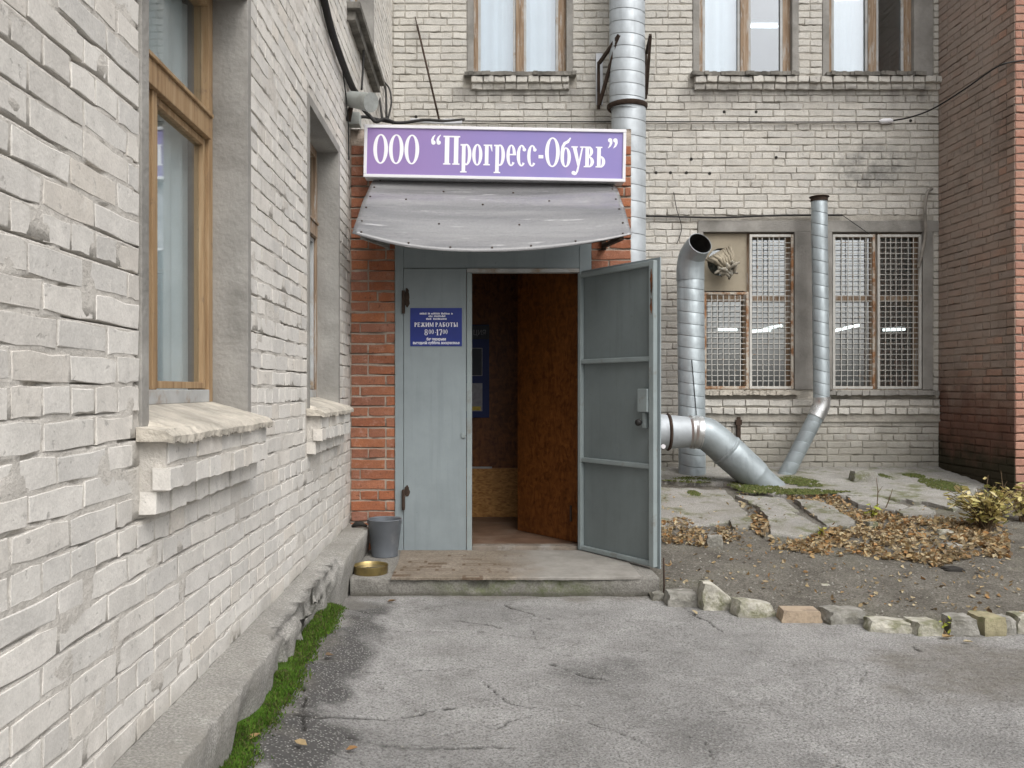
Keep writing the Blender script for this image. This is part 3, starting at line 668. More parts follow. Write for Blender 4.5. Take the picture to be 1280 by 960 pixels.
# dim room behind the windows
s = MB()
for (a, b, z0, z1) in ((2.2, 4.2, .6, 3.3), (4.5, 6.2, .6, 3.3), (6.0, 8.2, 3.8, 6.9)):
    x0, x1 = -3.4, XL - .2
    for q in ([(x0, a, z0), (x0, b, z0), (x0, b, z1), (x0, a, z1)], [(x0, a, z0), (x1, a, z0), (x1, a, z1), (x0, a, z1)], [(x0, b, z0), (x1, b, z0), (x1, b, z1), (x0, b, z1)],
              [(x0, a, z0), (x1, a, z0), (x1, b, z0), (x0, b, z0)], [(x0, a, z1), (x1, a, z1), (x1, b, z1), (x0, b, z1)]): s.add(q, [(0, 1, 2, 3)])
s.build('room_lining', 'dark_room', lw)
def curtain(name, label, pts_fn, a0, a1, z0, z1, mat, folds=9, amp=.02):
    n = folds * 8; vs = []; fs = []
    for k in range(n + 1):
        t = a0 + (a1 - a0) * k / n; d = amp * math.sin(k / n * folds * 2 * math.pi + .6 * math.sin(k * .31))
        vs += [pts_fn(t, d, z0), pts_fn(t, d * .7, z1)]
    for k in range(n): fs.append((2 * k, 2 * k + 2, 2 * k + 3, 2 * k + 1))
    s = MB(); s.add(vs, fs); o = s.build(name, mat, smooth=True, recalc=False); tag(o, label, 'curtain'); return o
curtain('curtain', 'pale grey curtain behind the light brown wooden window', lambda t, d, z: (XL - .235 + d, t, z), 2.53, 3.53, 1.26, 2.88, 'curtain_white', 8, .016)
curtain('curtain', 'grey curtain behind the weathered window next to the red brick porch', lambda t, d, z: (XL - .235 + d, t, z), 4.9, 5.82, 1.26, 2.88, 'curtain_white', 7, .016)
# concrete plinth ledge with a broken edge
ny = 420; ys = np.linspace(1.0, 6.34, ny); prof = []
er = sstep(3.35, 3.7, ys) * sstep(5.35, 4.7, ys)              # eroded stretch
er = er * (.35 + .9 * fbm(ys * 3.1, ys * 0 + 2, 5))
hole = .45 * np.exp(-((ys - 3.03) / .10) ** 2)
top = .318 + .004 * (vn(ys * 9, ys * 0, 1) - .5)
xo = XL + .17 - .06 * er + .012 * (vn(ys * 14, ys * 0, 7) - .5)
n_ = 9; V = []
for i, y in enumerate(ys):
    j = lambda k, a: .8 * a * (float(vn(np.array([y * 17.0]), np.array([k * 3.7]), 9)[0]) - .5) * (.10 + 2.1 * er[i])
    e = er[i]
    V += [(XL - .01, y, top[i] + .004), (XL + .06, y, top[i] + j(1, .008) - .008 * e), (XL + .12, y, top[i] - .02 * e + j(2, .03)), (xo[i] - .03 + j(3, .035), y, top[i] - .045 * e + j(4, .05) - .003),
          (xo[i] - .006, y, top[i] - .006 - .085 * e + j(5, .05)), (xo[i] + j(6, .025), y, top[i] - .014 - .10 * e + j(7, .05)), (xo[i] - .012 - .05 * hole[i] + j(8, .05), y, .21 - .02 * e + j(12, .03)),
          (xo[i] - .028 - .10 * hole[i] + j(10, .05), y, .12), (xo[i] - .045 - .13 * hole[i] + j(11, .05), y, -.04)]
o = grid_mesh('plinth', np.array(V), n_, ny, 'concrete', lw, None, smooth=False)
# ================================================================== REAR WING
rw = thing('rear_brick_wing', 'rear wall of yellowish white brick with grilled lower windows and tall upper windows', 'building', (2.0, DR, .3))
s_ = F / DR
def rx(px): return (px - CX) / s_
def rz(py): return H - (py - CY) / s_
UW = [(rx(592), rx(708), rz(94), 7.0), (rx(874), rx(990), rz(94), 7.0), (rx(1036), rx(1142), rz(94), 7.0)]
LWN = [(rx(879), rx(993), rz(487), rz(290)), (rx(1040), rx(1153), rz(487), rz(290))]
hb = [(w[0] - .07, w[1] + (.07 if i < 2 else .22), w[2] - .02, w[3] + .1) for i, w in enumerate(UW)]
hb += [(UW[0][0] - .11, UW[0][1] + .11, rz(110), rz(94)), (UW[1][0] - .12, XR + .1, rz(110), rz(94))]
hb += [(LWN[0][0] - .06, LWN[1][1] + .12, rz(500), rz(276))]
wall = mortar_sheet('wall', -1.1, 6.2, -.1, TOP, UW + LWN, lambda t, z, d: (t, DR + d, z), 'rear_mortar', rw, .028, .003, .010, 13, .28, gap=.022)
bw = BrickWall('rear_brick', 9, .005, .006)
lay(bw, XL + .01, XR + .05, .28, 5.95, hb, lambda t, z: Vector((t, DR - .003, z)), 0.0, 4, lambda p: (p.x < 1.12 and p.z < 3.3))
for (a, b, zc, pr, L) in ((LWN[0][0] - .05, LWN[1][1] + .16, rz(503.5), .05, .25), (LWN[0][0] - .05, LWN[1][1] + .16, rz(513.5), .06, .12), (LWN[0][0] - .03, LWN[1][1] + .16, rz(522.5), .02, .25)):
    t = a
    while t < b - .03:
        l = min(L + bw.rs.uniform(-.01, .004), b - t); bw.put(Vector((t + l / 2, DR - pr + bw.rs.uniform(-.008, .006), zc + bw.rs.uniform(-.004, .004))), l, 0.0, .066); t += l + .009
for i, (a, b) in enumerate(((UW[0][0] - .02, UW[0][1] + .02), (UW[1][0] - .06, XR + .02))):
    for zc, pr in ((rz(101.5), .075), (rz(109.5), .04)):
        t = a
        while t < b - .03:
            l = min(.12 + bw.rs.uniform(-.01, .004), b - t); bw.put(Vector((t + l / 2, DR - pr + bw.rs.uniform(-.008, .006), zc + bw.rs.uniform(-.003, .003))), l, 0.0, .064); t += l + .009
bw.emit(wall, 300, lambda x, y: not (440 < x < 800 and y > 150) and not (x < 826 and y > 320))
for q in ((LWN[0][0] - .06, XR + .05, rz(527), rz(499)), (UW[1][0] - .06, XR + .03, rz(113), rz(97)), (UW[0][0] - .03, UW[0][1] + .03, rz(113), rz(97))):
    s = MB(); s.box(q[0], q[1], DR - .03, DR + .02, q[2], q[3]); s.build('sill_core', 'rear_mortar', rw)
# plaster around the lower windows (one sheet with piers), and round the upper ones
s = MB(); zt, zb = rz(276), rz(487)
s.box(LWN[0][0] - .06, XR, DR - .012, DR + .13, LWN[0][3], zt)
for a, b in ((LWN[0][0] - .06, LWN[0][0]), (LWN[0][1], LWN[1][0]), (LWN[1][1], LWN[1][1] + .11)): s.box(a, b, DR - .0115, DR + .13, zb, LWN[0][3])
s.build('plaster_surround', 'plaster', rw, bevel=.004)
for i, (a, b, z0, z1) in enumerate(UW):
    s = MB(); s.box(a - .07, a, DR - .012, DR + .12, z0 - .02, z1); s.box(b, b + (.07 if i < 2 else .21), DR - .012, DR + .12, z0 - .02, z1); s.build('plaster_surround', 'plaster', rw, bevel=.004)
    s = MB(); rs = random.Random(i); n = 26; a0, b0 = a - (.10 if i != 2 else .05), b + (.10 if i != 1 else .05)
    for k in range(n):
        u0, u1 = a0 + (b0 - a0) * k / n, a0 + (b0 - a0) * (k + 1) / n; s.box(u0, u1, DR - .095 + rs.uniform(-.012, .02), DR + .1, z0 - .03 + rs.uniform(-.004, .004), z0 + .012 + rs.uniform(-.003, .003))
    s.build('sill', 'dark_sill', rw)
    fr = MB(); y0, y1 = DR + .05, DR + .11; w = .085; m = (a + b) / 2 + (0, .0, .03)[i]
    fr.box(a, a + .05, y0, y1, z0, z1); fr.box(b - w, b, y0, y1, z0, z1); fr.box(m - .045, m + .045, y0 - .012, y1, z0 + .035, z1)
    win = fr.build('window', 'wood_old', rw, bevel=.004)
    lo = MB(); lo.box(a + .05, b - w, y0 - .006, y1 - .006, z0, z0 + .035); lo.build('bottom_rail', 'wood_grey', win, bevel=.003)
    for (p0, p1) in ((a + .05, m - .045), (m + .045, b - w)):
        p = MB(); p.box(p0, p1, y0 + .025, y0 + .03, z0 + .035, z1); p.build('pane', 'glass_upper', win)
        p = MB(); p.box(p0, p0 + .028, y0 + .002, y0 + .022, z0 + .035, z1); p.box(p1 - .028, p1, y0 + .002, y0 + .022, z0 + .035, z1); p.build('casement_stile', 'wood_grey', win, bevel=.002)
for i, (a, b, z0, z1) in enumerate(LWN):
    s = MB(); rs = random.Random(70 + i); n = 30; a0, b0 = a - .06, b + (.03 if i == 0 else .14)
    for k in range(n):
        u0, u1 = a0 + (b0 - a0) * k / n, a0 + (b0 - a0) * (k + 1) / n; s.box(u0, u1, DR - .085 + rs.uniform(-.01, .012), DR + .12, z0 - .06 + rs.uniform(-.006, .006), z0 - .012 + rs.uniform(-.004, .004))
    s.build('sill', 'sill_stone' if i == 0 else 'plaster', rw)
    fr = MB(); y0, y1 = DR + .085, DR + .13; w = .06; m = (a + b) / 2; zm = rz(372)
    for q in ((a, a + w), (b - w, b), (m - .04, m + .04)): fr.box(q[0], q[1], y0, y1, z0 - .01, z1)
    for q in ((a + w, m - .04), (m + .04, b - w)):
        fr.box(q[0], q[1], y0 + .002, y1, zm - .035, zm + .035); fr.box(q[0], q[1], y0 + .002, y1, z0 - .01, z0 + .04); fr.box(q[0], q[1], y0 + .002, y1, z1 - .05, z1)
    win = fr.build('window', 'wood_old', rw, bevel=.003)
    for q in ((a + w, m - .04), (m + .04, b - w)):
        for zz in ((z0 + .04, zm - .035), (zm + .035, z1 - .05)):
            p = MB(); p.box(q[0], q[1], y0 + .02, y0 + .024, zz[0], zz[1]); p.build('pane', 'glass_lower', win)
for (px, py) in ((905, 140), (945, 140), (864, 199), (970, 197), (820, 216), (838, 216), (858, 216), (887, 217), (1138, 151), (520, 146)):
    s = MB(); c_ = Vector((rx(px), DR - .006, rz(py))); s.tube([c_, c_ + Vector((0, .02, 0))], .017, 9); s.build('hole_shade_disc', 'blackened', rw)  # black discs painted in for the shade inside small drill holes
# rooms behind
s = MB()
def room(s, x0, x1, y0, y1, z0, z1):
    for q in ([(x0, y1, z0), (x1, y1, z0), (x1, y1, z1), (x0, y1, z1)], [(x0, y0, z0), (x0, y1, z0), (x0, y1, z1), (x0, y0, z1)], [(x1, y0, z0), (x1, y1, z0), (x1, y1, z1), (x1, y0, z1)],
              [(x0, y0, z0), (x1, y0, z0), (x1, y1, z0), (x0, y1, z0)], [(x0, y0, z1), (x1, y0, z1), (x1, y1, z1), (x0, y1, z1)]): s.add(q, [(0, 1, 2, 3)])
room(s, 1.4, 7.5, DR + .14, 15.5, .2, 3.6); s.build('room_lining', 'green_room', rw)
s = MB(); room(s, -1.5, 7.5, DR + .14, 15.0, 3.9, 7.6); s.build('room_lining', 'white_room', rw)
curtain('curtain', 'white curtain filling the upper window above the violet sign', lambda t, d, z: (t, DR + .15 + d * .6, z), UW[0][0] + .02, UW[0][1] - .02, 4.62, 7.0, 'curtain_white', 9, .018)
curtain('curtain', 'white curtain drawn across one pane of the upper window nearest the grey duct', lambda t, d, z: (t, DR + .15 + d * .6, z), UW[1][0], UW[1][0] + .46, 4.62, 7.0, 'curtain_white', 4, .015)
curtain('curtain', 'white curtain in the upper window next to the red building', lambda t, d, z: (t, DR + .15 + d * .6, z), UW[2][0], UW[2][0] + .45, 4.62, 7.0, 'curtain_white', 4, .015)
def lamp(px0, px1, py0, py1, D, label):
    a = P(px0, py0, D); b = P(px1, py1, D + .02); c = (a + b) / 2
    t = thing('fluorescent_lamp', label, 'lamp', c, 'fluorescent lamps in the rooms')
    s = MB(); s.tube([a, b], .02, 10); s.build('tube', 'tube_light', t, smooth=True)
    s = MB(); up = Vector((0, 0, .055)); s.bar(a + up, b + up, .09, .04); s.build('housing', 'white_frame', t)
lamp(897, 921, 412, 412, 12.2, 'lit fluorescent tube seen through the rusty grille under the plywood panel')
lamp(939, 963, 414, 412.5, 12.4, 'lit level fluorescent tube behind the grille beside the plywood panel'); lamp(954, 977, 411.5, 407, 11.8, 'lit slanting fluorescent tube behind the grille beside the plywood panel')
lamp(1044, 1074, 413, 406.5, 11.8, 'lit slanting fluorescent tube in the window between thin duct and rusty mullion'); lamp(1104, 1131, 412.5, 411.5, 12.3, 'lit fluorescent tube in the grilled window nearest the red building')
lamp(934, 972, 33, 33, 12.2, 'lit fluorescent tube in the room behind the upper window')
# plywood panel with a torn duct stuffed with rags
a, b = LWN[0][0] + .01, (LWN[0][0] + LWN[0][1]) / 2 - .01; z0, z1 = rz(363), rz(291)
pc = (rx(903), rz(327)); pr = .155
n = 32; vs = []; fs = []
def edgept(an):
    dx, dz = math.cos(an), math.sin(an); t = min(((b - pc[0]) if dx > 0 else (a - pc[0])) / dx if abs(dx) > 1e-6 else 9e9, ((z1 - pc[1]) if dz > 0 else (z0 - pc[1])) / dz if abs(dz) > 1e-6 else 9e9)
    return pc[0] + dx * t, pc[1] + dz * t
angs = sorted([2 * math.pi * k / n for k in range(n)] + [math.atan2(zz - pc[1], xx - pc[0]) % (2 * math.pi) for xx in (a, b) for zz in (z0, z1)])
pb = thing('plywood_panel', 'weathered plywood panel with a round hole filling one quarter of the window', 'panel', (pc[0], DR + .05, z0))
for an in angs: e = edgept(an); vs += [(e[0], DR + .045, e[1]), (pc[0] + pr * math.cos(an), DR + .045, pc[1] + pr * math.sin(an)), (pc[0] + pr * math.cos(an), DR + .06, pc[1] + pr * math.sin(an))]
m = len(angs)
for k in range(m):
    q = (k + 1) % m; fs += [(k * 3, k * 3 + 1, q * 3 + 1, q * 3), (k * 3 + 1, k * 3 + 2, q * 3 + 2, q * 3 + 1)]
s = MB(); s.add(vs, fs); s.build('board', 'plywood', pb)
s = MB(); s.lathe([(pr - .004, 0), (pr - .004, .3)], (0, 0, 0), 28); s.v = [(pc[0] + x, DR + .055 + z, pc[1] + y) for x, y, z in s.v]; s.build('duct_stub', 'dark_rust', pb, smooth=True)
rg = thing('rag_bundle', 'crumpled grey rags and torn sleeve hanging from the hole in the plywood', 'rags', (pc[0] - .03, DR - .1, pc[1] - .15))
rs = random.Random(3); s = MB()
for k in range(13):      # folds of the torn sleeve, fanning from upper left to the hole
    a0 = Vector((pc[0] - .19 + k * .022, DR - .03 - .05 * math.sin(k * .5), pc[1] + .02 + .012 * k)); a1 = Vector((pc[0] - .05 + .012 * k, DR - .12, pc[1] - .07 - .01 * (k % 3))); mid = (a0 + a1) / 2 + Vector((0, -.035 - .02 * (k % 2), .01))
    s.tube([a0, mid, a1], [.016, .022, .012], 7)
s.build('torn_sleeve', 'plywood', rg, smooth=True)
s = MB()
for k in range(26):
    c = Vector((pc[0] + rs.gauss(.0, .055), DR - .10 + rs.gauss(0, .025), pc[1] - .10 + rs.gauss(0, .035))); d = Vector((rs.gauss(0, 1), rs.gauss(0, .5), rs.gauss(0, .7))).normalized() * rs.uniform(.03, .07)
    s.tube([c - d, c + Vector((0, -.015, .012)), c + d], [.010, .024, .010], 7)
s.build('rags', 'rag', rg, smooth=True)
# ---- grilles: frame plus every bar
def grille(label, x0, x1, z0, z1, mat_frame, right_mat=None):
    y = DR + .012; g = thing('window_grille', label, 'grille', ((x0 + x1) / 2, y, z0), 'grilles over the lower windows')
    w = .028
    for (a, b, c, d, mt) in ((x0, x0 + w, z0, z1, mat_frame), (x1 - w, x1, z0, z1, right_mat or mat_frame), (x0 + w, x1 - w, z0, z0 + w, mat_frame), (x0 + w, x1 - w, z1 - w, z1, mat_frame)):
        s = MB(); s.box(a, b, y - .014, y + .012, c, d); s.build('frame_bar', mt, g, bevel=.003)
    nx = max(3, round((x1 - x0 - 2 * w) / .0655)); nz = round((z1 - z0 - 2 * w) / .0585)
    mv = MB(); mv.box(-.0036, .0036, -.0035, .0035, 0, z1 - z0 - 2 * w); mh = MB(); mh.box(0, x1 - x0 - 2 * w, -.0035, .0035, -.0036, .0036)
    pv = mv.build('bar', 'grille_white', None); ph = mh.build('bar', 'grille_white', None)
    off = wl(g); rs = random.Random(int(x0 * 1000))
    for k in range(1, nx):
        o = pv if k == 1 else pv.copy()
        if k > 1: COL.objects.link(o)
        o.parent = g; o.location = Vector((x0 + w + (x1 - x0 - 2 * w) * k / nx, y - .002, z0 + w)) - off; o.rotation_euler = (0, rs.uniform(-.006, .006), 0)
    for k in range(1, nz):
        o = ph if k == 1 else ph.copy()
        if k > 1: COL.objects.link(o)
        o.parent = g; o.location = Vector((x0 + w, y + .0085, z0 + w + (z1 - z0 - 2 * w) * k / nz)) - off; o.rotation_euler = (0, rs.uniform(-.008, .008), 0)
gz0, gz1 = rz(486), rz(293)
grille('rusty edged grille over the window quarter below the plywood panel', rx(880), rx(936), gz0, rz(365), 'grille_rust')
grille('tall white grille with rusty edge between plywood panel and plaster pier', rx(937), rx(992), gz0, gz1, 'grille_white', 'grille_rust')
grille('tall white grille between the thin duct and a rusty mullion', rx(1041), rx(1094), gz0, gz1, 'grille_white', 'grille_rust')
grille('tall white grille between rusty mullion and the red building', rx(1097), rx(1152), gz0, gz1, 'grille_white')
# ================================================================== RED BUILDING
rb = thing('red_brick_building', 'tall old red brick building with grey washed, mossy footed side wall', 'building', (XR, DC, .35))
wall = mortar_sheet('wall', DC + .006, DR + .3, -.1, TOP, [], lambda t, z, d: (XR + d, t, z), 'old_mortar', rb, .03, .004, .006, 33, .2)
wf = mortar_sheet('wall', XR + .006, XR + 4.5, -.1, TOP, [], lambda t, z, d: (t, DC + d, z), 'old_mortar', rb, .06, .007, .006, 43)
bw = BrickWall('old_red_brick', 19, .003, .006, .045)
lay(bw, DC, DR, .2, 5.7, [], lambda t, z: Vector((XR - .003, t, z)), R(-90), 4)
bf = BrickWall('pale_red_brick', 29, .003, .006, .045)
lay(bf, XR + .001, XR + .9, .2, 5.7, [], lambda t, z: Vector((t, DC - .003, z)), 0.0, 3)
bw.emit(wall, 240); bf.emit(wf, 60)
# ================================================================== VESTIBULE (porch)
XV0, XV1 = XL + .004, xw(789, DV); fx0, fx1 = xw(494, DV), xw(739, DV); ZF = 2.44
vb = thing('brick_vestibule', 'small flat roofed red brick entrance porch between the white brick walls', 'porch', ((XV0 + XV1) / 2, DV, .1))
wall = mortar_sheet('wall', XV0, XV1, .06, ZV, [(fx0, fx1, .0, ZF)], lambda t, z, d: (t, DV + d, z), 'red_mortar', vb, .025, .004, .007, 53, .10)
ws = mortar_sheet('wall', DV + .01, DR, .06, ZV, [], lambda t, z, d: (XV1 - d, t, z), 'red_mortar', vb, .05, .006, .006, 63)
bw = BrickWall('red_brick', 39, .003, .004)
lay(bw, XV0 + .005, XV1, .10, ZV - .04, [(fx0, fx1, .0, ZF)], lambda t, z: Vector((t, DV - .003, z)), 0.0, 0)
bw.emit(wall, 300)
b2 = BrickWall('red_brick', 49, .0025, .005); lay(b2, DV + .06, DR, .10, ZV - .04, [], lambda t, z: Vector((XV1 + .003, t, z)), R(90), 3); b2.emit(ws, 0)
s = MB(); s.box(XV0 + .01, XV1 - .004, DV + .012, DR - .01, ZV - .04, ZV + .012); s.build('roof', 'dark_sill', vb, bevel=.005)
# steel portal
y0 = DV - .012
s = MB(); xa, xb = xw(505, DV), xw(722, DV); zt = zw(336, DV)
s.box(fx0, xa - .003, y0, DV + .09, .115, ZF); s.box(xb + .012, fx1, y0, DV + .09, .115, ZF); s.box(xa - .003, xb + .012, y0 + .004, DV + .09, zt + .004, ZF)
portal = s.build('door_frame', 'door_paint', vb, bevel=.003)
xo = xw(590, DV)
s = MB(); s.box(xa, xw(583, DV), y0 - .004, DV + .03, .118, zt); leaf = s.build('fixed_leaf', 'door_paint', vb, bevel=.003)
s = MB(); s.box(xw(583.6, DV), xo, y0 - .012, DV + .05, .118, zt - .03); s.build('edge_strip', 'door_rail', leaf, bevel=.003)
s = MB(); s.box(xw(583.6, DV), xb + .01, y0 - .008, DV + .05, zt - .028, zt); s.build('head_strip', 'wood_grey', vb, bevel=.003)
def hinge(x, z, par, h=.12, stain=True):
    s = MB(); s.tube([(x, y0 - .018, z - h / 2), (x, y0 - .018, z)], .012, 12); s.tube([(x, y0 - .018, z + .004), (x, y0 - .018, z + h / 2)], .0115, 12); s.box(x - .012, x + .012, y0 - .015, y0 + .002, z - h / 2 + .01, z + h / 2 - .01); s.build('hinge', 'dark_rust', par, smooth='auto')
hinge(xa - .002, zw(378, DV), leaf, .17); hinge(xa - .002, zw(624, DV), leaf, .15)
s = MB(); s.box(xw(577, DV), xw(582, DV), y0 - .016, y0, zw(547, DV), zw(541, DV)); s.build('latch_plate', 'door_rail', leaf, bevel=.002)
# rust burns beside the hinges (paint damage with its own outline)
rs = random.Random(8)
for (px, py, w, h) in ((509, 372, .026, .075), (509, 614, .022, .045)):
    x, z = xw(px, DV), zw(py, DV); n = 18; pts = [(x + w * math.cos(2 * math.pi * k / n) * rs.uniform(.6, 1.1), z + h * math.sin(2 * math.pi * k / n) * rs.uniform(.7, 1.15)) for k in range(n)]
    s = MB(); s.prism(pts, y0 - .0062, y0 - .0038); s.build('rust_patch', 'dark_rust', leaf)
# open leaf
hx, hy = xw(725, DV) + .005, DV - .025; ex, ey = xw(822, 5.715), 5.715
dl = thing('door_leaf', 'open grey steel door leaf with tubular rails and a lock box', 'door', (hx, hy, .13))
dd = Vector((ex - hx, ey - hy, 0)); LW = dd.length; dd.normalize(); nn = Vector((-dd.y, dd.x, 0))     # nn: away from the room side
if nn.y > 0: nn = -nn
if nn.x > 0: pass
vis = Vector((-dd.y, dd.x, 0)); vis = vis if vis.x < 0 else -vis       # side that faces the camera / left
def dbox(s, u0, u1, n0, n1, z0, z1):
    o = Vector((hx, hy, 0)); vs = [o + dd * u + vis * n_ + Vector((0, 0, z)) for z in (z0, z1) for n_ in (n0, n1) for u in (u0, u1)]
    s.add(vs, [(0, 2, 3, 1), (4, 5, 7, 6), (0, 1, 5, 4), (2, 6, 7, 3), (0, 4, 6, 2), (1, 3, 7, 5)])
zb, zt2 = .135, 2.165
s = MB(); dbox(s, 0, LW, -.004, 0, zb, zt2); s.build('panel', 'door_inside', dl)
s = MB(); dbox(s, -.0, LW + .018, -.014, -.0045, zb - .01, zt2 + .02); s.build('outer_sheet', 'door_paint', dl)
s = MB(); dbox(s, .002, .035, 0.0005, .035, zb, zt2 - .002); s.build('hinge_stile', 'door_rail', dl, bevel=.005)
s = MB(); dbox(s, LW - .045, LW, .0005, .038, zb, zt2); fs_ = s.build('lock_stile', 'door_rail', dl, bevel=.005)
for z in (zb, zt2 - .035, zw(452, DV) - .02, zw(573, DV) - .02):
    s = MB(); dbox(s, .036, LW - .046, .0007, .032, z, z + .034); s.build('rail', 'door_rail', dl, bevel=.007)
s = MB(); dbox(s, LW - .14, LW - .05, .001, .05, zw(515, 5.8), zw(486, 5.8)); lb = s.build('lock_box', 'door_rail', dl, bevel=.004)
s = MB(); dbox(s, LW - .115, LW - .085, .001, .03, zw(535, 5.8), zw(515.5, 5.8)); s.build('lock_plate', 'door_rail', dl, bevel=.003)
o = Vector((hx, hy, zw(528, 5.8))) + dd * (LW - .125)
s = MB(); s.tube([o, o + vis * .03, o + vis * .045, o + vis * .06, o + vis * .07, o + vis * .074], [.008, .009, .022, .024, .018, .004], 14); s.build('knob', 'black_cable', dl, smooth=True)
o = Vector((hx, hy, 0)) + dd * (LW - .02) + vis * .0385
rs = random.Random(5)
for (z, h) in ((zw(353, 5.72), .085), (zw(382, 5.72), .055)):
    n = 20; up = Vector((0, 0, 1)); s = MB(); pts = [o + up * (z + h * math.sin(2 * math.pi * k / n) * rs.uniform(.8, 1.1)) + dd * (.012 * math.cos(2 * math.pi * k / n) * rs.uniform(.5, 1.1)) for k in range(n)]
    s.add(pts + [p + vis * .001 for p in pts], [tuple(range(n)), tuple(range(n, 2 * n))] + [(k, (k + 1) % n, n + (k + 1) % n, n + k) for k in range(n)]); s.build('rust_patch', 'rust', dl)
for z in (.45, 1.85):
    s = MB(); c = Vector((hx - .008, hy + .002, z)); s.tube([c, c + Vector((0, 0, .12))], .012, 12); s.build('hinge', 'dark_rust', dl, smooth='auto')
# inside of the porch
s = MB(); s.box(XV0 + .03, XV1 - .15, DV + .02, DR - .05, .085, .138); s.build('floor', 'lino_floor', vb)
s = MB(); s.box(xo + .0, xb, DV - .02, DV + .10, .118, .152); s.build('threshold', 'step_worn', vb, bevel=.006)
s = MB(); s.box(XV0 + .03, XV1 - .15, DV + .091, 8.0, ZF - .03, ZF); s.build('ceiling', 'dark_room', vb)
DB = 7.95; zs = zw(585, DB)
s = MB(); s.box(XV0 + .03, XV1 - .15, DB + .012, DB + .03, zs, ZF - .03); s.build('back_panel', 'brown_board', vb)
s = MB(); s.box(XV0 + .03, XV1 - .15, DB, DB + .03, .138, zs - .002); s.build('strand_board', 'osb', vb)
s = MB(); s.box(xw(588, DB), xw(615, DB), DB - .01, DB + .012, zs - .004, zs + .012); s.build('ledge_strip', 'wood_grey', vb)
s = MB(); s.box(XV0 + .02, XV0 + .035, DV + .091, DB, .138, ZF - .03); s.box(XV1 - .165, XV1 - .15, DV + .091, DB, .138, ZF - .03); s.build('side_lining', 'brown_door', vb)
idr = thing('inner_door', 'dark brown chipboard inner door standing ajar inside the porch', 'door', (.755, 6.6, .14))
a, b = Vector((.755, 6.60, 0)), Vector((xw(649, 7.2), 7.2, 0)); d = (b - a).normalized(); q = Vector((-d.y, d.x, 0)) * .018
s = MB(); vs = [p + sgn * q + Vector((0, 0, z)) for z in (.142, 2.38) for p in (a, b) for sgn in (-1, 1)]
s.add(vs, [(0, 1, 3, 2), (4, 6, 7, 5), (0, 4, 5, 1), (2, 3, 7, 6), (0, 2, 6, 4), (1, 5, 7, 3)]); s.build('panel', 'brown_board', idr, bevel=.003)
s = MB(); c = a + d * .06 - q * 1.6 if q.x > 0 else a + d * .06 + q * 1.6; s.tube([c + Vector((0, 0, .3)), c + Vector((0, 0, .42))], .009, 10); s.build('hinge', 'dark_rust', idr)
# ---------------------------------------------------------------- 2D lettering
class Glyphs:
    def __init__(s): s.quads = []
    def poly(s, pts): s.quads.append(('p', pts))
    def rect(s, x0, y0, x1, y1): s.poly([(x0, y0), (x1, y0), (x1, y1), (x0, y1)])
    def ring(s, cx, cy, rx_, ry, tx, ty, a0=0, a1=360, n=40):
        o = []; i = []
        for k in range(n + 1):
            a = R(a0 + (a1 - a0) * k / n); o.append((cx + rx_ * math.cos(a), cy + ry * math.sin(a))); i.append((cx + (rx_ - tx) * math.cos(a), cy + (ry - ty) * math.sin(a)))
        s.quads.append(('s', o, i))
    def disc(s, cx, cy, r, n=18): s.poly([(cx + r * math.cos(2 * math.pi * k / n), cy + r * math.sin(2 * math.pi * k / n)) for k in range(n)])
    def stroke(s, pts, ws):
        o = []; i = []
        for k, (x, y) in enumerate(pts):
            x0, y0 = pts[max(k - 1, 0)]; x1, y1 = pts[min(k + 1, len(pts) - 1)]; l = math.hypot(x1 - x0, y1 - y0) or 1
            nx, ny = -(y1 - y0) / l, (x1 - x0) / l; o.append((x + nx * ws[k] / 2, y + ny * ws[k] / 2)); i.append((x - nx * ws[k] / 2, y - ny * ws[k] / 2))
        s.quads.append(('s', o, i))
def stem(g, x, y0, y1, w=4.9, sf=1.8, sh=1.7, top=True, bot=True):
    g.rect(x, y0, x + w, y1)
    if bot: g.rect(x - sf, y0, x + w + sf, y0 + sh)
    if top: g.rect(x - sf, y1 - sh, x + w + sf, y1)
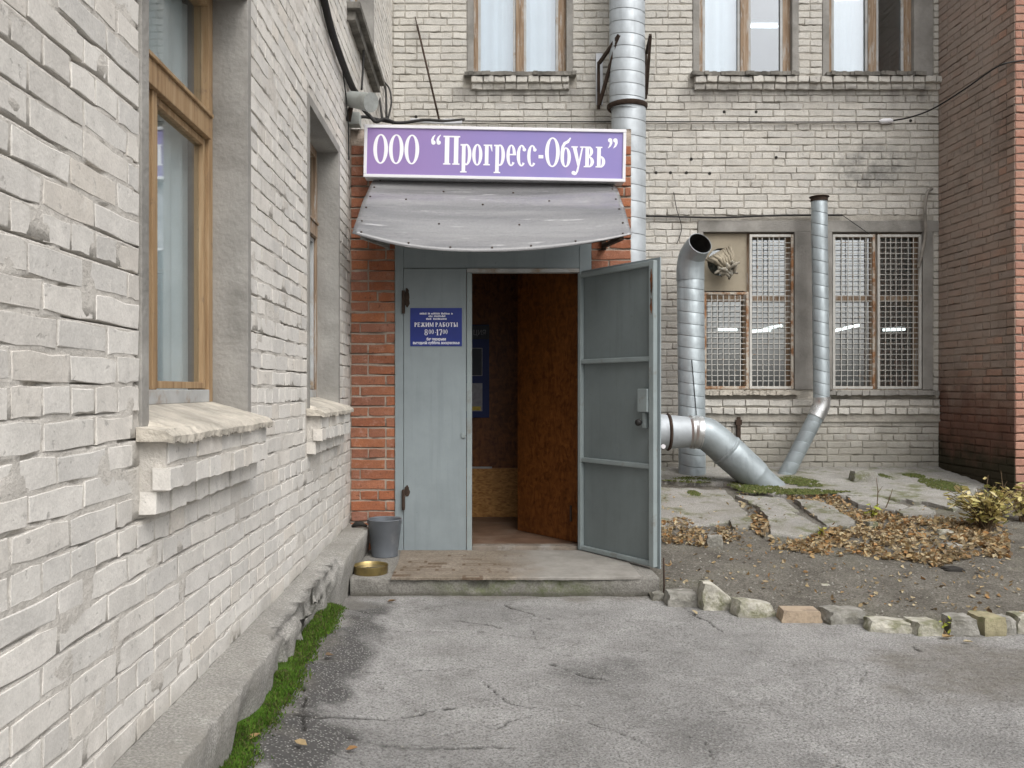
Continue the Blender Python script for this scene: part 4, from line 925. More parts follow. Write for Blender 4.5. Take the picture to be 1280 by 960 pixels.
def glyph(ch):
    g = Glyphs(); C = 36.
    if ch == 'О': g.ring(9.2, 18, 9.2, 18.6, 4.7, 1.7); w = 18.5
    elif ch == '“':
        for x in (3, 9.6): g.disc(x, 2.7, 2.7); g.stroke([(x - 1.2, 2.6), (x - 1.4, 6), (x - .2, 9.5), (x + 2.2, 12.5)], [3, 3.2, 2.4, .7])
        w = 13
    elif ch == '”':
        for x in (3, 9.6): g.disc(x, 9.8, 2.7); g.stroke([(x + 1.2, 9.9), (x + 1.4, 6.5), (x + .2, 3), (x - 2.2, 0)], [3, 3.2, 2.4, .7])
        w = 13
    elif ch == 'П': stem(g, 2, 0, C, 5.6, top=False); stem(g, 13.4, 0, C, 5.6, top=False); g.rect(0, C - 1.9, 21, C); w = 21
    elif ch == 'р': stem(g, 2, -9.5, 26, 4.6, top=False); g.rect(.2, 24, 4, 26); g.ring(7.6, 13, 6.4, 13.4, 4.4, 2.0, -125, 125); w = 14.4
    elif ch == 'о': g.ring(6.4, 13, 6.4, 13.5, 4.2, 1.7); w = 13
    elif ch == 'г': stem(g, 2, 0, 26, 4.6, top=False); g.rect(.3, 24.2, 11, 26); g.poly([(8.2, 24.2), (11, 24.2), (11.4, 17.5), (10.6, 17.5)]); w = 12
    elif ch == 'е': g.ring(6, 13, 6, 13.5, 4.1, 1.8, 8, 318); g.rect(2.5, 13.2, 12, 15); w = 12
    elif ch == 'с': g.ring(6, 13, 6, 13.5, 4.1, 1.8, 48, 315); g.disc(9.4, 20.5, 2.2); w = 12
    elif ch == '-': g.rect(0, 10, 6, 14.2); w = 6
    elif ch == 'б': g.ring(6.5, 12, 6.5, 12.5, 4.3, 1.7); g.stroke([(1.9, 10), (1.8, 18), (2.6, 25), (5, 29.5), (9, 31.6), (12.2, 36.5)], [3.6, 3.6, 3.6, 3.8, 3.6, 1.4]); w = 13
    elif ch == 'у':
        g.poly([(1.2, 25), (6.2, 25), (10.6, 3.5), (7.8, 1.0)]); g.stroke([(13.6, 25), (9.4, 3), (7.6, -5), (5.6, -8.6), (3.2, -9.2)], [1.9, 2.2, 2.6, 2.6, 2.2]); g.disc(3, -7.2, 2.5)
        g.rect(-.3, 24.3, 7.8, 26); g.rect(10.6, 24.3, 16.2, 26); w = 16
    elif ch == 'в': stem(g, 2, 0, 26, 4.6); g.ring(6.2, 19.6, 5.4, 6.4, 3.9, 1.7, -95, 90); g.ring(6.2, 6.9, 6.7, 6.9, 4.3, 1.7, -90, 95); w = 13.5
    elif ch == 'ь': stem(g, 2, 0, 26, 4.6); g.ring(6.2, 7.2, 6.1, 7.2, 4.2, 1.7, -90, 92); w = 12
    # heavier capitals and digits for the small plate (cap height 36, wide)
    elif ch == 'Р': stem(g, 2, 0, C, 8); g.ring(10, 26, 12, 10, 7, 2.6, -92, 92); w = 24
    elif ch == 'Е': stem(g, 2, 0, C, 8); g.rect(9, C - 3, 25, C); g.rect(9, 0, 25, 3); g.rect(9, 16.6, 19, 19.4); g.rect(22, 26, 25, C); g.rect(22, 0, 25, 10); g.rect(17.5, 12, 20, 24); w = 27
    elif ch == 'Ж':
        stem(g, 16, 0, C, 8)
        for sg in (-1, 1): g.stroke([(20 + sg * 3, 18), (20 + sg * 12, 32), (20 + sg * 17, 34)], [3, 4, 3.5]); g.stroke([(20 + sg * 3, 20), (20 + sg * 10, 10), (20 + sg * 14, 0.5)], [4, 7, 8]); g.rect(20 + sg * 15 - 5, 0, 20 + sg * 15 + 5, 2.4)
        w = 40
    elif ch == 'И': stem(g, 2, 0, C, 8); stem(g, 24, 0, C, 8); g.stroke([(9, 4), (25, 32)], [4, 4]); w = 34
    elif ch == 'М': stem(g, 2, 0, C, 4); stem(g, 29, 0, C, 8); g.stroke([(5, 35), (18, 3)], [7, 7]); g.stroke([(17, 3), (30, 35)], [3.4, 3.4]); w = 39
    elif ch == 'А': g.stroke([(5, 1), (17, 36)], [3.2, 3.2]); g.stroke([(17, 36), (29, 1)], [8, 8]); g.rect(10, 11, 25, 13.6); g.rect(0, 0, 10, 2.4); g.rect(22, 0, 36, 2.4); w = 36
    elif ch == 'Б': stem(g, 2, 0, C, 8); g.rect(9, C - 3, 24, C); g.rect(21, 27, 24, C); g.ring(10, 10.5, 14, 10.5, 8, 2.6, -92, 92); w = 26
    elif ch == 'o': g.ring(16, 18, 16, 18.6, 8, 2.4); w = 32
    elif ch == 'Т': stem(g, 13, 0, C, 8); g.rect(0, C - 3, 34, C); g.rect(0, 25, 2.8, C); g.rect(31.2, 25, 34, C); w = 34
    elif ch == 'Ы': stem(g, 2, 0, C, 8); g.ring(10, 9.5, 12, 9.5, 7, 2.6, -92, 92); stem(g, 28, 0, C, 8); w = 38
    elif ch == '8': g.ring(9, 27, 8, 9.3, 4.2, 2.2); g.ring(9, 9.8, 9.2, 10, 4.6, 2.2); w = 19
    elif ch == '0': g.ring(9, 18, 9, 18.6, 4.8, 2); w = 18.5
    elif ch == '1': stem(g, 5, 0, C, 6.5, 3, 2, top=False); g.poly([(0, 28), (5, 31), (5, 36), (0, 30)]); w = 15
    elif ch == '7': g.rect(0, C - 5, 18, C); g.poly([(4, 0), (11, 0), (18, C - 5), (13.5, C - 5)]); g.rect(0, 27, 2, C); w = 18
    else: w = 12
    return g, w
def letters(s, ch, origin, ux, uz, un, sx, sy, cnt=[0]):
    """add glyph to MB s at origin; each stroke its own hair-thin layer"""
    g, w = glyph(ch)
    for it in g.quads:
        cnt[0] += 1; lift = un * (.0006 + .00012 * (cnt[0] % 7))
        f = lambda p: origin + ux * (p[0] * sx) + uz * (p[1] * sy) + lift
        if it[0] == 'p': s.add([f(p) for p in it[1]], [tuple(range(len(it[1])))])
        else:
            n = len(it[1]); s.add([f(p) for p in it[1]] + [f(p) for p in it[2]], [(k, k + 1, n + k + 1, n + k) for k in range(n - 1)])
    return w * sx
# ---------------------------------------------------------------- violet sign
YS = DV - .17; ps = F / YS; wS = 327 / ps; hS = 65.5 / ps; th = -math.atan(6.4 / 327)
so = P(454.5, 221.5, YS); ux = Vector((math.cos(th), 0, math.sin(th))); uz = Vector((-math.sin(th), 0, math.cos(th))); un = Vector((0, -1, 0))
sg = thing('shop_sign', 'long violet sign box with white Cyrillic lettering in a white frame', 'sign', so + ux * wS / 2)
def sbox(s, u0, u1, v0, v1, n0, n1):
    s.add([so + ux * u + uz * v + un * n_ for v in (v0, v1) for n_ in (n0, n1) for u in (u0, u1)], [(0, 2, 3, 1), (4, 5, 7, 6), (0, 1, 5, 4), (2, 6, 7, 3), (0, 4, 6, 2), (1, 3, 7, 5)])
s = MB(); sbox(s, .004, wS - .004, .004, hS - .004, -.13, -.002); s.build('case', 'white_frame', sg, bevel=.004)
s = MB(); fw = .022; sbox(s, fw, wS - fw, fw, hS - fw, -.0015, .004); s.build('face_panel', 'sign_violet', sg)
for (u0, u1, v0, v1) in ((0, wS, 0, fw), (0, wS, hS - fw, hS), (0, fw, fw + .0005, hS - fw - .0005), (wS - fw, wS, fw + .0005, hS - fw - .0005)):
    s = MB(); sbox(s, u0, u1, v0, v1, -.0018, .014); s.build('frame_bar', 'white_frame', sg, bevel=.003)
k1 = 1 / ps
LAY = [('О', 466, 0), ('О', 485.5, 0), ('О', 505, 0), ('“', 538, 24.5), ('П', 553.3, 0), ('р', 574.7, 0), ('о', 589.6, 0), ('г', 603.5, 0), ('р', 616.6, 0), ('е', 632.4, 0), ('с', 645.3, 0), ('с', 658.4, 0), ('-', 672.5, 0),
       ('О', 680.6, 0), ('б', 700, 0), ('у', 713.6, 0), ('в', 729, 0), ('ь', 743.7, 0), ('”', 758.5, 24.5)]
for ch, px, dy in LAY:
    s = MB(); letters(s, ch, so + ux * ((px - 454.5) * k1) + uz * ((17.6 + dy) * k1) + un * .004, ux, uz, un, k1, k1); s.build('letter', 'letter_white', sg, recalc=False)
for u in (.15, wS - .15):
    s = MB(); b0 = so + ux * u + uz * (hS * .5) - un * .12; s.bar(b0, b0 + Vector((0, .06, 0)), .04, .2); s.build('mount', 'dark_rust', sg)
# ---------------------------------------------------------------- opening hours plate
yp = y0 - .0045; X = Vector((1, 0, 0)); Z = Vector((0, 0, 1)); pa, pb_ = xw(513, DV), xw(577.5, DV); za, zb_ = zw(433, DV), zw(385.3, DV)
hp = thing('hours_plate', 'blue plate with white opening hours on the fixed door leaf', 'sign', ((pa + pb_) / 2, yp, za))
s = MB(); s.box(pa, pb_, yp - .004, yp, za, zb_); s.build('plate', 'blue_plate', hp, bevel=.001)
yf = yp - .004; pm_ = 1 / (F / DV)                    # metres per photo pixel on the door
def line(txt, xc, ybase, cap, total):
    ws = [glyph(c)[1] + (4 if c != ' ' else 0) for c in txt]; sx = total * pm_ / (sum(ws)); sy = cap * pm_ / 36; x = xw(xc, DV) - total * pm_ / 2
    for c, w in zip(txt, ws):
        if c != ' ':
            s = MB(); letters(s, c, Vector((x, yf, zw(ybase, DV))), X, Z, un, sx, sy); s.build('letter', 'letter_white', hp, recalc=False)
        x += w * sx
line('РЕЖИМ РАБoТЫ', 545.6, 408.8, 5.4, 54.5)
for (t, xc, yb, cap, tot) in (('8', 533.4, 419.3, 7.4, 5.0), ('00', 539.6, 417.6, 5.4, 7.0), ('-', 545.0, 417.5, 5.2, 1.8), ('17', 549.5, 419.3, 7.4, 8.0), ('00', 556.9, 417.6, 5.4, 6.6)): line(t, xc, yb, cap, tot)
def small_text(txt, xc, ybase, hpx, total, parent, mat='letter_white', name='text_line', y=None, D=DV, bold=.02):
    cu = bpy.data.curves.new('text', 'FONT'); cu.body = txt; cu.size = 1.0; cu.offset = bold
    to = bpy.data.objects.new('text', cu); COL.objects.link(to); bpy.context.view_layer.update()
    me = bpy.data.meshes.new_from_object(to.evaluated_get(bpy.context.evaluated_depsgraph_get())); bpy.data.objects.remove(to)
    v = np.array([p.co for p in me.vertices]) if len(me.vertices) else np.zeros((1, 3))
    w = v[:, 0].max() - v[:, 0].min(); k = D / F; sx = total * k / max(w, 1e-3); sy = hpx * k / .72
    off = wl(parent)
    for p in me.vertices: p.co = Vector((xw(xc, D) - total * k / 2 + (p.co.x - v[:, 0].min()) * sx, y, zw(ybase, D) + p.co.y * sy)) - off
    me.materials.clear(); return link(name, me, mat, parent)
small_text('без перерыва', 545.5, 425.6, 3.4, 24, hp, y=yf - .0007, bold=.03)
small_text('выходной: суббота, воскресенье', 545.5, 430.3, 3.4, 58, hp, y=yf - .0007, bold=.03)
rs = random.Random(17)      # three lines of print too fine to read
for (x0, x1, yb, gaps) in ((525, 566, 393.4, (534, 538, 550.5, 563)), (536, 556, 396.6, (541,)), (533, 558, 400, (540,))):
    s = MB(); x = x0
    while x < x1:
        w = rs.uniform(.5, 1.1)
        if not any(abs(x - g) < .9 for g in gaps): s.box(xw(x, DV), xw(x + w, DV), yf - .0008, yf - .0003, zw(yb, DV), zw(yb - rs.choice((1.7, 2.0, 2.3)), DV))
        x += w + .45
    s.build('text_line', 'letter_white', hp)
# ---------------------------------------------------------------- information board inside
yb = DB + .004; ib = thing('notice_board', 'dark blue notice board with clear pockets on the porch back wall', 'board', (xw(596, yb), yb, zw(522, yb)))
s = MB(); s.box(xw(560, yb), xw(611.5, yb), yb - .012, yb + .006, zw(522, yb), zw(406, yb)); s.build('backing', 'board_blue', ib, bevel=.002)
s = MB(); s.box(xw(560, yb), xw(611.5, yb), yb - .016, yb - .0125, zw(424, yb), zw(407, yb)); s.build('header_strip', 'board_dark', ib)
small_text('ЦИЯ', 599.5, 419, 6.5, 15, ib, 'paper_grey', y=yb - .0175, D=yb, bold=0.0)
for (ya, yc) in ((470, 435), (514, 479)):
    s = MB(); s.box(xw(566, yb), xw(603, yb), yb - .015, yb - .0125, zw(ya, yb), zw(yc, yb)); pk = s.build('pocket', 'paper_grey' if ya > 500 else 'board_dark', ib)
    s = MB(); z0, z1, x0, x1 = zw(ya, yb), zw(yc, yb), xw(566, yb), xw(603, yb)
    s.box(x0, x1, yb - .018, yb - .0152, z0, z0 + .006); s.box(x0, x1, yb - .018, yb - .0152, z1 - .006, z1); s.box(x1 - .006, x1, yb - .018, yb - .0152, z0 + .006, z1 - .006); s.build('pocket_frame', 'paper_grey', pk)
s = MB(); s.box(xw(588, yb), xw(601, yb), yb - .0165, yb - .0152, zw(513, yb), zw(508, yb)); s.build('leaflet', 'yellow_paper', ib)
# ---------------------------------------------------------------- canopy
cn = thing('door_canopy', 'sagging clouded grey plastic canopy sheet under the violet sign', 'canopy', (.1, DV, 2.3))
nu, nv = 60, 26; top = []
def can(u, v):
    yt, yb_ = DV - .05, 5.74
    x = (1 - v) * ((1 - u) * xw(467, yt) + u * xw(767, yt)) + v * ((1 - u) * xw(440, yb_) + u * xw(790, yb_))
    zt_ = 2.845 - .02 * u; zb2 = zw(293, yb_) - .115 * (1 - (2 * u - 1) ** 2)
    y = yt + (yb_ - yt) * (v ** .92); z = zt_ + (zb2 - zt_) * (v ** 1.05) + .016 * math.sin(math.pi * v)
    z += .0055 * math.sin(v * 15 + 2.5 * math.sin(u * 4)) * (.3 + v) + .006 * math.sin(u * 9 + v * 3) * v
    return Vector((x, y, z))
V = np.array([can(i / nu, j / nv) for j in range(nv + 1) for i in range(nu + 1)])
sheet = grid_mesh('sheet', V, nu + 1, nv + 1, 'cloudy_plastic', cn)
md = sheet.modifiers.new('solid', 'SOLIDIFY'); md.thickness = .004
for (u, v) in [(q, .02) for q in (.03, .5, .97)] + [(q, .96) for q in (.03, .2, .35, .5, .64, .8, .97)] + [(.02, q) for q in (.2, .4, .6, .8)] + [(.98, q) for q in (.2, .4, .6, .8)] + [(.3, .22), (.58, .22), (.16, .4), (.46, .42), (.72, .38), (.3, .7), (.6, .7)]:
    p = can(u, v); e1 = can(min(u + .01, 1), v) - can(u - .01, v); e2 = can(u, min(v + .01, 1)) - can(u, v - .01); nm = e1.cross(e2).normalized()
    if nm.z < 0: nm = -nm
    s = MB(); s.tube([p, p + nm * .008, p + nm * .010], [.008, .007, .003], 8); s.build('screw', 'dark_rust', cn)
for (u, px) in ((.035, 470), (.965, 764)):
    a = can(u, .97) - Vector((0, 0, .02)); w = Vector((a.x + (.10 if u < .5 else -.03), DV - .02, 2.37)); w2 = Vector((a.x, DV - .004, 2.80))
    s = MB(); s.bar(a, w, .028, .028); s.bar(a + Vector((0, 0, .006)), w2, .022, .022); s.bar(w - Vector((0, 0, .03)), Vector((w.x, w.y, 2.84)), .03, .03); s.build('bracket', 'dark_rust' if u > .5 else 'plaster', cn)
s = MB(); a, b = can(.03, .955), can(.97, .955); s.tube([can(.03 + .94 * k / 12, .955) - Vector((0, 0, .016)) for k in range(13)], .011, 8); s.build('front_rail', 'dark_rust', cn)
# ---------------------------------------------------------------- doorstep, mat
st = thing('doorstep', 'low cracked concrete doorstep with mossy front edge before the entrance', 'step', (.15, 5.9, 0))
ZS = .118; SY0 = 5.47
nx, n_y = 140, 14; V = []
x0, x1 = XL + .145, xw(824, SY0); rs = np.random.RandomState(4)
prof = [(5.50, -.05), (SY0 + .012, .0), (SY0 + .004, .035), (SY0, .07), (SY0 + .001, ZS - .014), (SY0 + .004, ZS - .005), (SY0 + .016, ZS), (5.6, ZS), (5.8, ZS), (6.0, ZS + .002), (6.2, ZS + .004), (6.38, ZS + .006), (6.42, ZS + .006)]
for (y, z) in prof:
    for i in range(nx):
        x = x0 + (x1 - x0) * i / (nx - 1); chip = float(sstep(.55, .8, fbm(np.array([x * 6.0]), np.array([1.5]), 77, 3))[0])
        dy = (.014 * (float(vn(np.array([x * 22.]), np.array([z * 60.]), 5)[0]) - .5) + .035 * chip * (z > .06)) * (y < 5.56); dz = -.018 * chip * (SY0 - .01 < y < 5.55) * (z > .06)
        V.append((x, y + dy, z + dz + (.003 * (float(vn(np.array([x * 7.]), np.array([y * 7.]), 6)[0]) - .5))))
k = N('step_concrete'); c = k.ramp(k.noise(4, 8, .66), [(.3, (.2, .192, .175)), (.7, (.32, .308, .283))]); x, y, z = k.xyz(); c = k.mix(k.ramp(k.noise(90, 6, .75), [(.42, .6), (.56, 0.0)]), c, (.12, .115, .1))
mm = k.math('MULTIPLY', k.range(y, 5.53, 5.49), k.math('MULTIPLY', k.range(k.math('ABSOLUTE', k.math('SUBTRACT', x, .25)), .75, .2), k.ramp(k.noise(9, 6, .7), [(.38, 0.0), (.6, .85)])))
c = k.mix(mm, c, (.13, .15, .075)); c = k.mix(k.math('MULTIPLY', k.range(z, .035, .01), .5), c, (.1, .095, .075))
M['step_concrete'] = k.done(c, .93, 0, k.bump(k.noise(30, 9, .75), 1.0, .012), .15)
grid_mesh('slab', np.array(V), nx, len(prof), 'step_concrete', st, smooth=False)
s = MB(); s.box(x1 - .03, x1 + .001, 5.50, 6.41, -.05, ZS - .006); s.build('side_face', 'step_concrete', st)
mx0, mx1 = xw(489, 5.44), 1.02; s = MB(); n = 40; vs = []; fs = []
for i in range(n + 1):
    x = mx0 + (mx1 - mx0) * i / n; e = SY0 - .022 + .006 * math.sin(i * 1.3); z = ZS + .009
    if i > 30: e = SY0 - .022 + (i - 30) * .002
    vs += [(x - .02, 6.34, z + .004), (x, 5.9, z), (x, e + .01, z), (x, e, z - .004), (x, e + .001, z - .018), (x, e + .02, z - .016)]
for i in range(n):
    for q in range(5): fs.append((i * 6 + q, i * 6 + q + 1, (i + 1) * 6 + q + 1, (i + 1) * 6 + q))
s.add(vs, fs); o = s.build('linoleum_mat', 'lino_mat'); tag(o, 'worn beige linoleum with dark geometric print lying on the doorstep', 'mat')
# ---------------------------------------------------------------- bucket and tin
bc = Vector((xw(481, 6.18), 6.18, ZS + .004)); bk = thing('bucket', 'dented grey metal bucket standing by the red brick pillar', 'bucket', bc)
hB, r0, r1 = .262, .092, .119
s = MB(); prof = [(.0, .012), (r0 - .004, .012), (r1 - .005, hB - .002), (r1 + .002, hB + .004), (r1 + .006, hB), (r1 + .003, hB - .006), (r1 - .001, hB - .012), (r0 + (r1 - r0) * .62 + .003, hB * .60), (r0 + (r1 - r0) * .6 + .001, hB * .585), (r0 + .002, .012), (r0 + .003, .004), (r0, 0), (0, 0.002)]
s.lathe(prof, bc, 40); s.build('body', 'enamel', bk, smooth='auto')
s = MB(); n = 24; pts = [bc + Vector((r1 * 1.03 * math.cos(a), -r1 * 1.03 * math.sin(a) * -.96, hB - .015 - .03 * math.sin(a))) for a in [math.pi * k / n for k in range(n + 1)]]; s.tube(pts, .003, 8); s.build('handle', 'dark_rust', bk, smooth=True)
for sg_ in (-1, 1):
    s = MB(); c = bc + Vector((sg_ * (r1 + .002), 0, hB - .018)); s.box(c.x - .004, c.x + .004, c.y - .014, c.y + .014, c.z - .014, c.z + .014); s.build('handle_ear', 'enamel', bk, bevel=.002)
tc = Vector((xw(463.5, 5.62), 5.62, ZS)); tn = thing('tin_basin', 'shallow brass coloured tin of water at the doorstep corner', 'tin', tc)
s = MB(); s.lathe([(0, .004), (.106, .004), (.109, .05), (.1125, .054), (.113, .050), (.111, .046), (.1105, .003), (.108, 0), (0, .0005)], tc, 36); s.build('wall', 'tin_gold', tn, smooth='auto')
s = MB(); s.lathe([(0, .034), (.1075, .034)], tc, 36); s.build('water', 'water', tn)
# rag/stone on the plinth end
s = MB(); c = Vector((xw(449, 6.22), 6.22, .325)); s.tube([c + Vector((-.05, .01, 0)), c + Vector((-.02, -.02, .02)), c + Vector((.02, .01, .015)), c + Vector((.055, -.01, .004))], [.010, .02, .018, .008], 9); o = s.build('rag', 'blackened', smooth=True); tag(o, 'small dark twisted rag on the end of the concrete plinth', 'rag')
# ---------------------------------------------------------------- ducts
def spiral(s, a, b, r, pitch, ridge=.0035, n=28, hel=True):
    a = Vector(a); b = Vector(b); L = (b - a).length; d = (b - a) / L; m = max(2, int(L / pitch)); pts = []; rad = []
    for k in range(m):
        for f, rr in ((0, r), (.86, r), (.90, r - ridge), (.94, r - ridge), (.97, r + .001)):
            t = (k + f) * L / m; pts.append(a + d * t); rad.append(rr)
    pts.append(b); rad.append(r); s.tube(pts, rad, n, pitch * .22 if hel else 0)
def bend(pts, k=6):
    """rounded polyline through pts"""
    out = []; P_ = [Vector(p) for p in pts]
    for i in range(len(P_) - 1):
        p0 = P_[max(i - 1, 0)]; p1 = P_[i]; p2 = P_[i + 1]; p3 = P_[min(i + 2, len(P_) - 1)]
        for j in range(k):
            t = j / k; out.append(.5 * ((2 * p1) + (-p0 + p2) * t + (2 * p0 - 5 * p1 + 4 * p2 - p3) * t * t + (-p0 + 3 * p1 - 3 * p2 + p3) * t ** 3))
    out.append(P_[-1]); return out
DA = 9.16; xA = xw(784, DA); rA = 21.6 / F * DA
d = thing('large_duct', 'thick pale spiral duct running up the rear wall behind the sign', 'duct', (xA, DA, .36))
s = MB(); spiral(s, (xA, DA, zw(138, DA)), (xA, DA, 6.6), rA * 1.02, .128); s.build('upper_pipe', 'galvanised_pale', d, smooth='auto')
s = MB(); spiral(s, (xA + .015, DA, .25), (xA + .015, DA, zw(130, DA)), rA * .985, .165); s.build('lower_pipe', 'galvanised_pale', d, smooth='auto')
s = MB(); s.lathe([(rA * .98, -.035), (rA + .02, -.03), (rA + .032, -.01), (rA + .03, .012), (rA + .012, .02), (rA * .98, .024)], (xA, DA, zw(133, DA)), 36); s.build('flange', 'dark_rust', d, smooth='auto')
for sgn, (p0, p1, p2) in ((-1, ((774, 44), (749, 79), (749, 131))), (1, ((813, 44), (808, 66), (808, 118)))):
    yy = DA - .03; s = MB(); A = P(p0[0], p0[1], yy - .12); B = P(p1[0], p1[1], yy + .16); C_ = P(p2[0], p2[1], yy + .16)
    s.bar(A, B, .028, .034); s.bar(A, C_, .028, .034); s.bar(B + Vector((0, .05, .03)), C_ + Vector((0, .05, -.03)), .03, .03); s.build('bracket', 'dark_rust', d)
s = MB(); s.box(xw(744.5, DR), xw(753, DR), DR - .035, DR - .006, zw(132, DR), zw(68, DR)); s.build('mount_plate', 'white_metal', d, bevel=.002)
DBk = 9.12; xB = xw(863, DBk); rB = 16.7 / F * DBk
d = thing('open_duct', 'grey spiral duct standing at the wall with open elbow at its top', 'duct', (xB, DBk, .36))
zt = zw(345, DBk); s = MB(); spiral(s, (xB + .02, DBk, .28), (xB, DBk, zt), rB, .118); s.build('pipe', 'galvanised', d, smooth='auto')
el = bend([(xB, DBk, zt - .05), (xB, DBk, zt + .09), (xB + .010, DBk - .03, zt + .20), (xB + .038, DBk - .11, zt + .275), (xB + .058, DBk - .18, zt + .315)], 6)
s = MB(); s.tube(el, [rB * (1.03 - .17 * (q / (len(el) - 1)) ** 2) for q in range(len(el))], 28, caps=False); s.build('elbow', 'galvanised', d, smooth='auto')
s = MB(); s.tube(el, [rB * (.97 - .17 * (q / (len(el) - 1)) ** 2) for q in range(len(el))], 28, caps=False); s.build('shade_lining', 'blackened', d, smooth='auto')  # near-black inner tube added as painted shade inside the elbow
s = MB(); s.tube([el[-1] - (el[-1] - el[-2]) * .4, el[-1], el[-1] + (el[-1] - el[-2]) * .15], [rB * .87, rB * .90, rB * .87], 28, caps=False); s.tube([el[-1] - (el[-1] - el[-2]) * .3, el[-1] + (el[-1] - el[-2]) * .15], rB * .83, 28, caps=False); s.build('rim', 'galvanised_pale', d, smooth='auto')
s = MB(); s.tube([Vector((xB - .02, DBk - rB - .002, 1.62)), Vector((xB + .03, DBk - rB - .012, 1.0)), Vector((xB + .05, DBk - rB - .01, .72))], .004, 6); s.build('hanging_wire', 'black_cable', d)
DCc = 8.62; kc = DCc / F
d = thing('elbow_duct', 'fat grey duct with cone and elbow slanting down into the ground', 'duct', P(950, 600, DCc))
s = MB(); a0 = P(800, 538, DCc); a1 = P(834, 540, DCc); a2 = P(862, 540, DCc)
s.tube([a0, a1 - Vector((.02, 0, 0)), a1, a2], [.175, .175, .172, .152], 36); s.build('cone', 'galvanised_pale', d, smooth='auto')
s = MB(); s.tube([P(833, 540, DCc), P(834.5, 540, DCc), P(837, 540, DCc)], [.178, .19, .178], 36); s.build('clamp_ring', 'dark_rust', d, smooth='auto')
s = MB(); c = P(829, 558, DCc - .2); s.tube([c, c - Vector((0, .012, 0))], .022, 16); s.build('bolt', 'white_frame', d)
s = MB(); s.tube([P(860.5, 540, DCc), P(863, 540, DCc), P(866, 540, DCc), P(869, 540.3, DCc), P(872, 540.6, DCc), P(876, 541, DCc)], [.153, .168, .158, .17, .16, .166], 36); s.build('foil_band', 'foil', d, smooth='auto')
p = bend([P(874, 541, DCc), P(884, 543, DCc), P(897, 553, DCc), P(910, 565, DCc)], 5); s = MB(); s.tube(p, .163, 36); s.build('elbow', 'galvanised', d, smooth='auto')
s = MB(); aa, bb = P(906, 561, DCc), P(952, 602, DCc - .02); dd_ = (bb - aa).normalized()
s.tube([aa + dd_ * t for t in (0, .012, .02, .035, .05, .058, .12, .3, .40)], [.166, .166, .174, .174, .166, .170, .168, .162, .158], 36); s.tube([aa + dd_ * .395, aa + dd_ * .43, aa + dd_ * .44, aa + dd_ * .75], [.156, .148, .142, .14], 36); s.build('slanting_pipe', 'galvanised', d, smooth='auto')
DD = 9.22; xD = xw(1025, DD); rD = 9.8 / F * DD
d = thing('thin_duct', 'slim grey spiral duct with cap, bent near the ground', 'duct', (xw(978, DD), DD, .36))
z5 = zw(507, DD); s = MB(); spiral(s, (xw(1027, DD), DD, z5), (xw(1024, DD), DD, zw(249, DD)), rD, .125, .003, 22); s.build('pipe', 'galvanised', d, smooth='auto')
A = Vector((xw(1027, DD), DD, z5)); B = P(978, 602, DD - .12); s = MB(); spiral(s, A + (B - A) * .12, A + (B - A) * 1.06, rD * .97, .12, .003, 22); s.build('slanting_pipe', 'galvanised', d, smooth='auto')
s = MB(); s.tube(bend([A + Vector((0, 0, .09)), A + Vector((0, 0, .02)), A + (B - A) * .06, A + (B - A) * .16], 5), rD * 1.07, 22); s.build('elbow', 'foil', d, smooth='auto')
s = MB(); s.lathe([(0, .006), (.10, .002), (.104, -.004), (.07, -.02), (.0, -.02)], (xw(1024, DD), DD, zw(246, DD)), 24); s.lathe([(rD * 1.05, -.05), (rD * 1.05, -.01)], (xw(1024, DD), DD, zw(246, DD)), 20); s.build('cap', 'dark_rust', d, smooth='auto')
# rusty stub on the rear wall
s = MB(); x, z0, z1 = rx(922), rz(562), rz(521); s.box(x - .018, x + .022, DR - .045, DR - .006, z0, z1); s.box(x - .035, x + .035, DR - .05, DR - .004, z1 - .09, z1 - .03); o = s.build('rusty_stub', 'dark_rust', bevel=.003); tag(o, 'rusty iron post stub fixed to the rear wall under the sill', 'post')
# ---------------------------------------------------------------- cables, rod, lamp
def cable(label, pts, r, mat='black_cable', n=7, k=6, name='cable', cat='cable'):
    s = MB(); s.tube(bend(pts, k), r, n); o = s.build(name, mat, smooth=True); return tag(o, label, cat)
yw = DR - .03
cable('thin straight wire stretched across the rear wall behind the sign and large duct', [P(560, 151, yw), P(700, 152, yw - .0), P(850, 152, yw), P(1000, 152.5, yw), P(1104, 152, yw)], .006)
cable('pale second wire strung just below the thin dark one', [P(590, 153.6, yw), P(800, 154.2, yw), P(1100, 154, yw)], .004, 'grey_cable')
cable('black cable swinging from the wall insulator up to the red building', [P(1115, 151, yw), P(1140, 146, yw - .15), P(1168, 135, yw - .3), P(1205, 112, yw - .7), P(1236, 90, DC + .2), P(1252, 81, DC - .06), P(1268, 77, DC - .08), P(1300, 74, DC - .1)], .0085)
s = MB(); s.tube([P(1099, 151.5, yw), P(1103, 151.5, yw), P(1113, 151, yw), P(1117, 151, yw)], [.012, .028, .028, .012], 12); o = s.build('insulator', 'white_frame', smooth=True); tag(o, 'small white insulator holding the wires on the rear wall', 'insulator')
cable('dark cable running level above the grilled windows', [P(806, 270, yw), P(850, 271, yw), P(900, 272, yw), P(950, 270, yw), P(1000, 269, yw), P(1053, 269, yw)], .011)
cable('loose thin wire hanging from the cable down to the grille', [P(1053, 269, yw), P(1066, 278, yw - .02), P(1080, 288, yw), P(1087, 293, yw)], .004)
cable('bent grey hose hanging beside the grilled window near the red building', [P(1165, 236, yw - .01), P(1159, 241, yw - .05), P(1156, 262, yw - .06), P(1157, 290, yw - .04), P(1152, 318, yw - .02), P(1148, 335, yw)], .017, 'grey_cable')
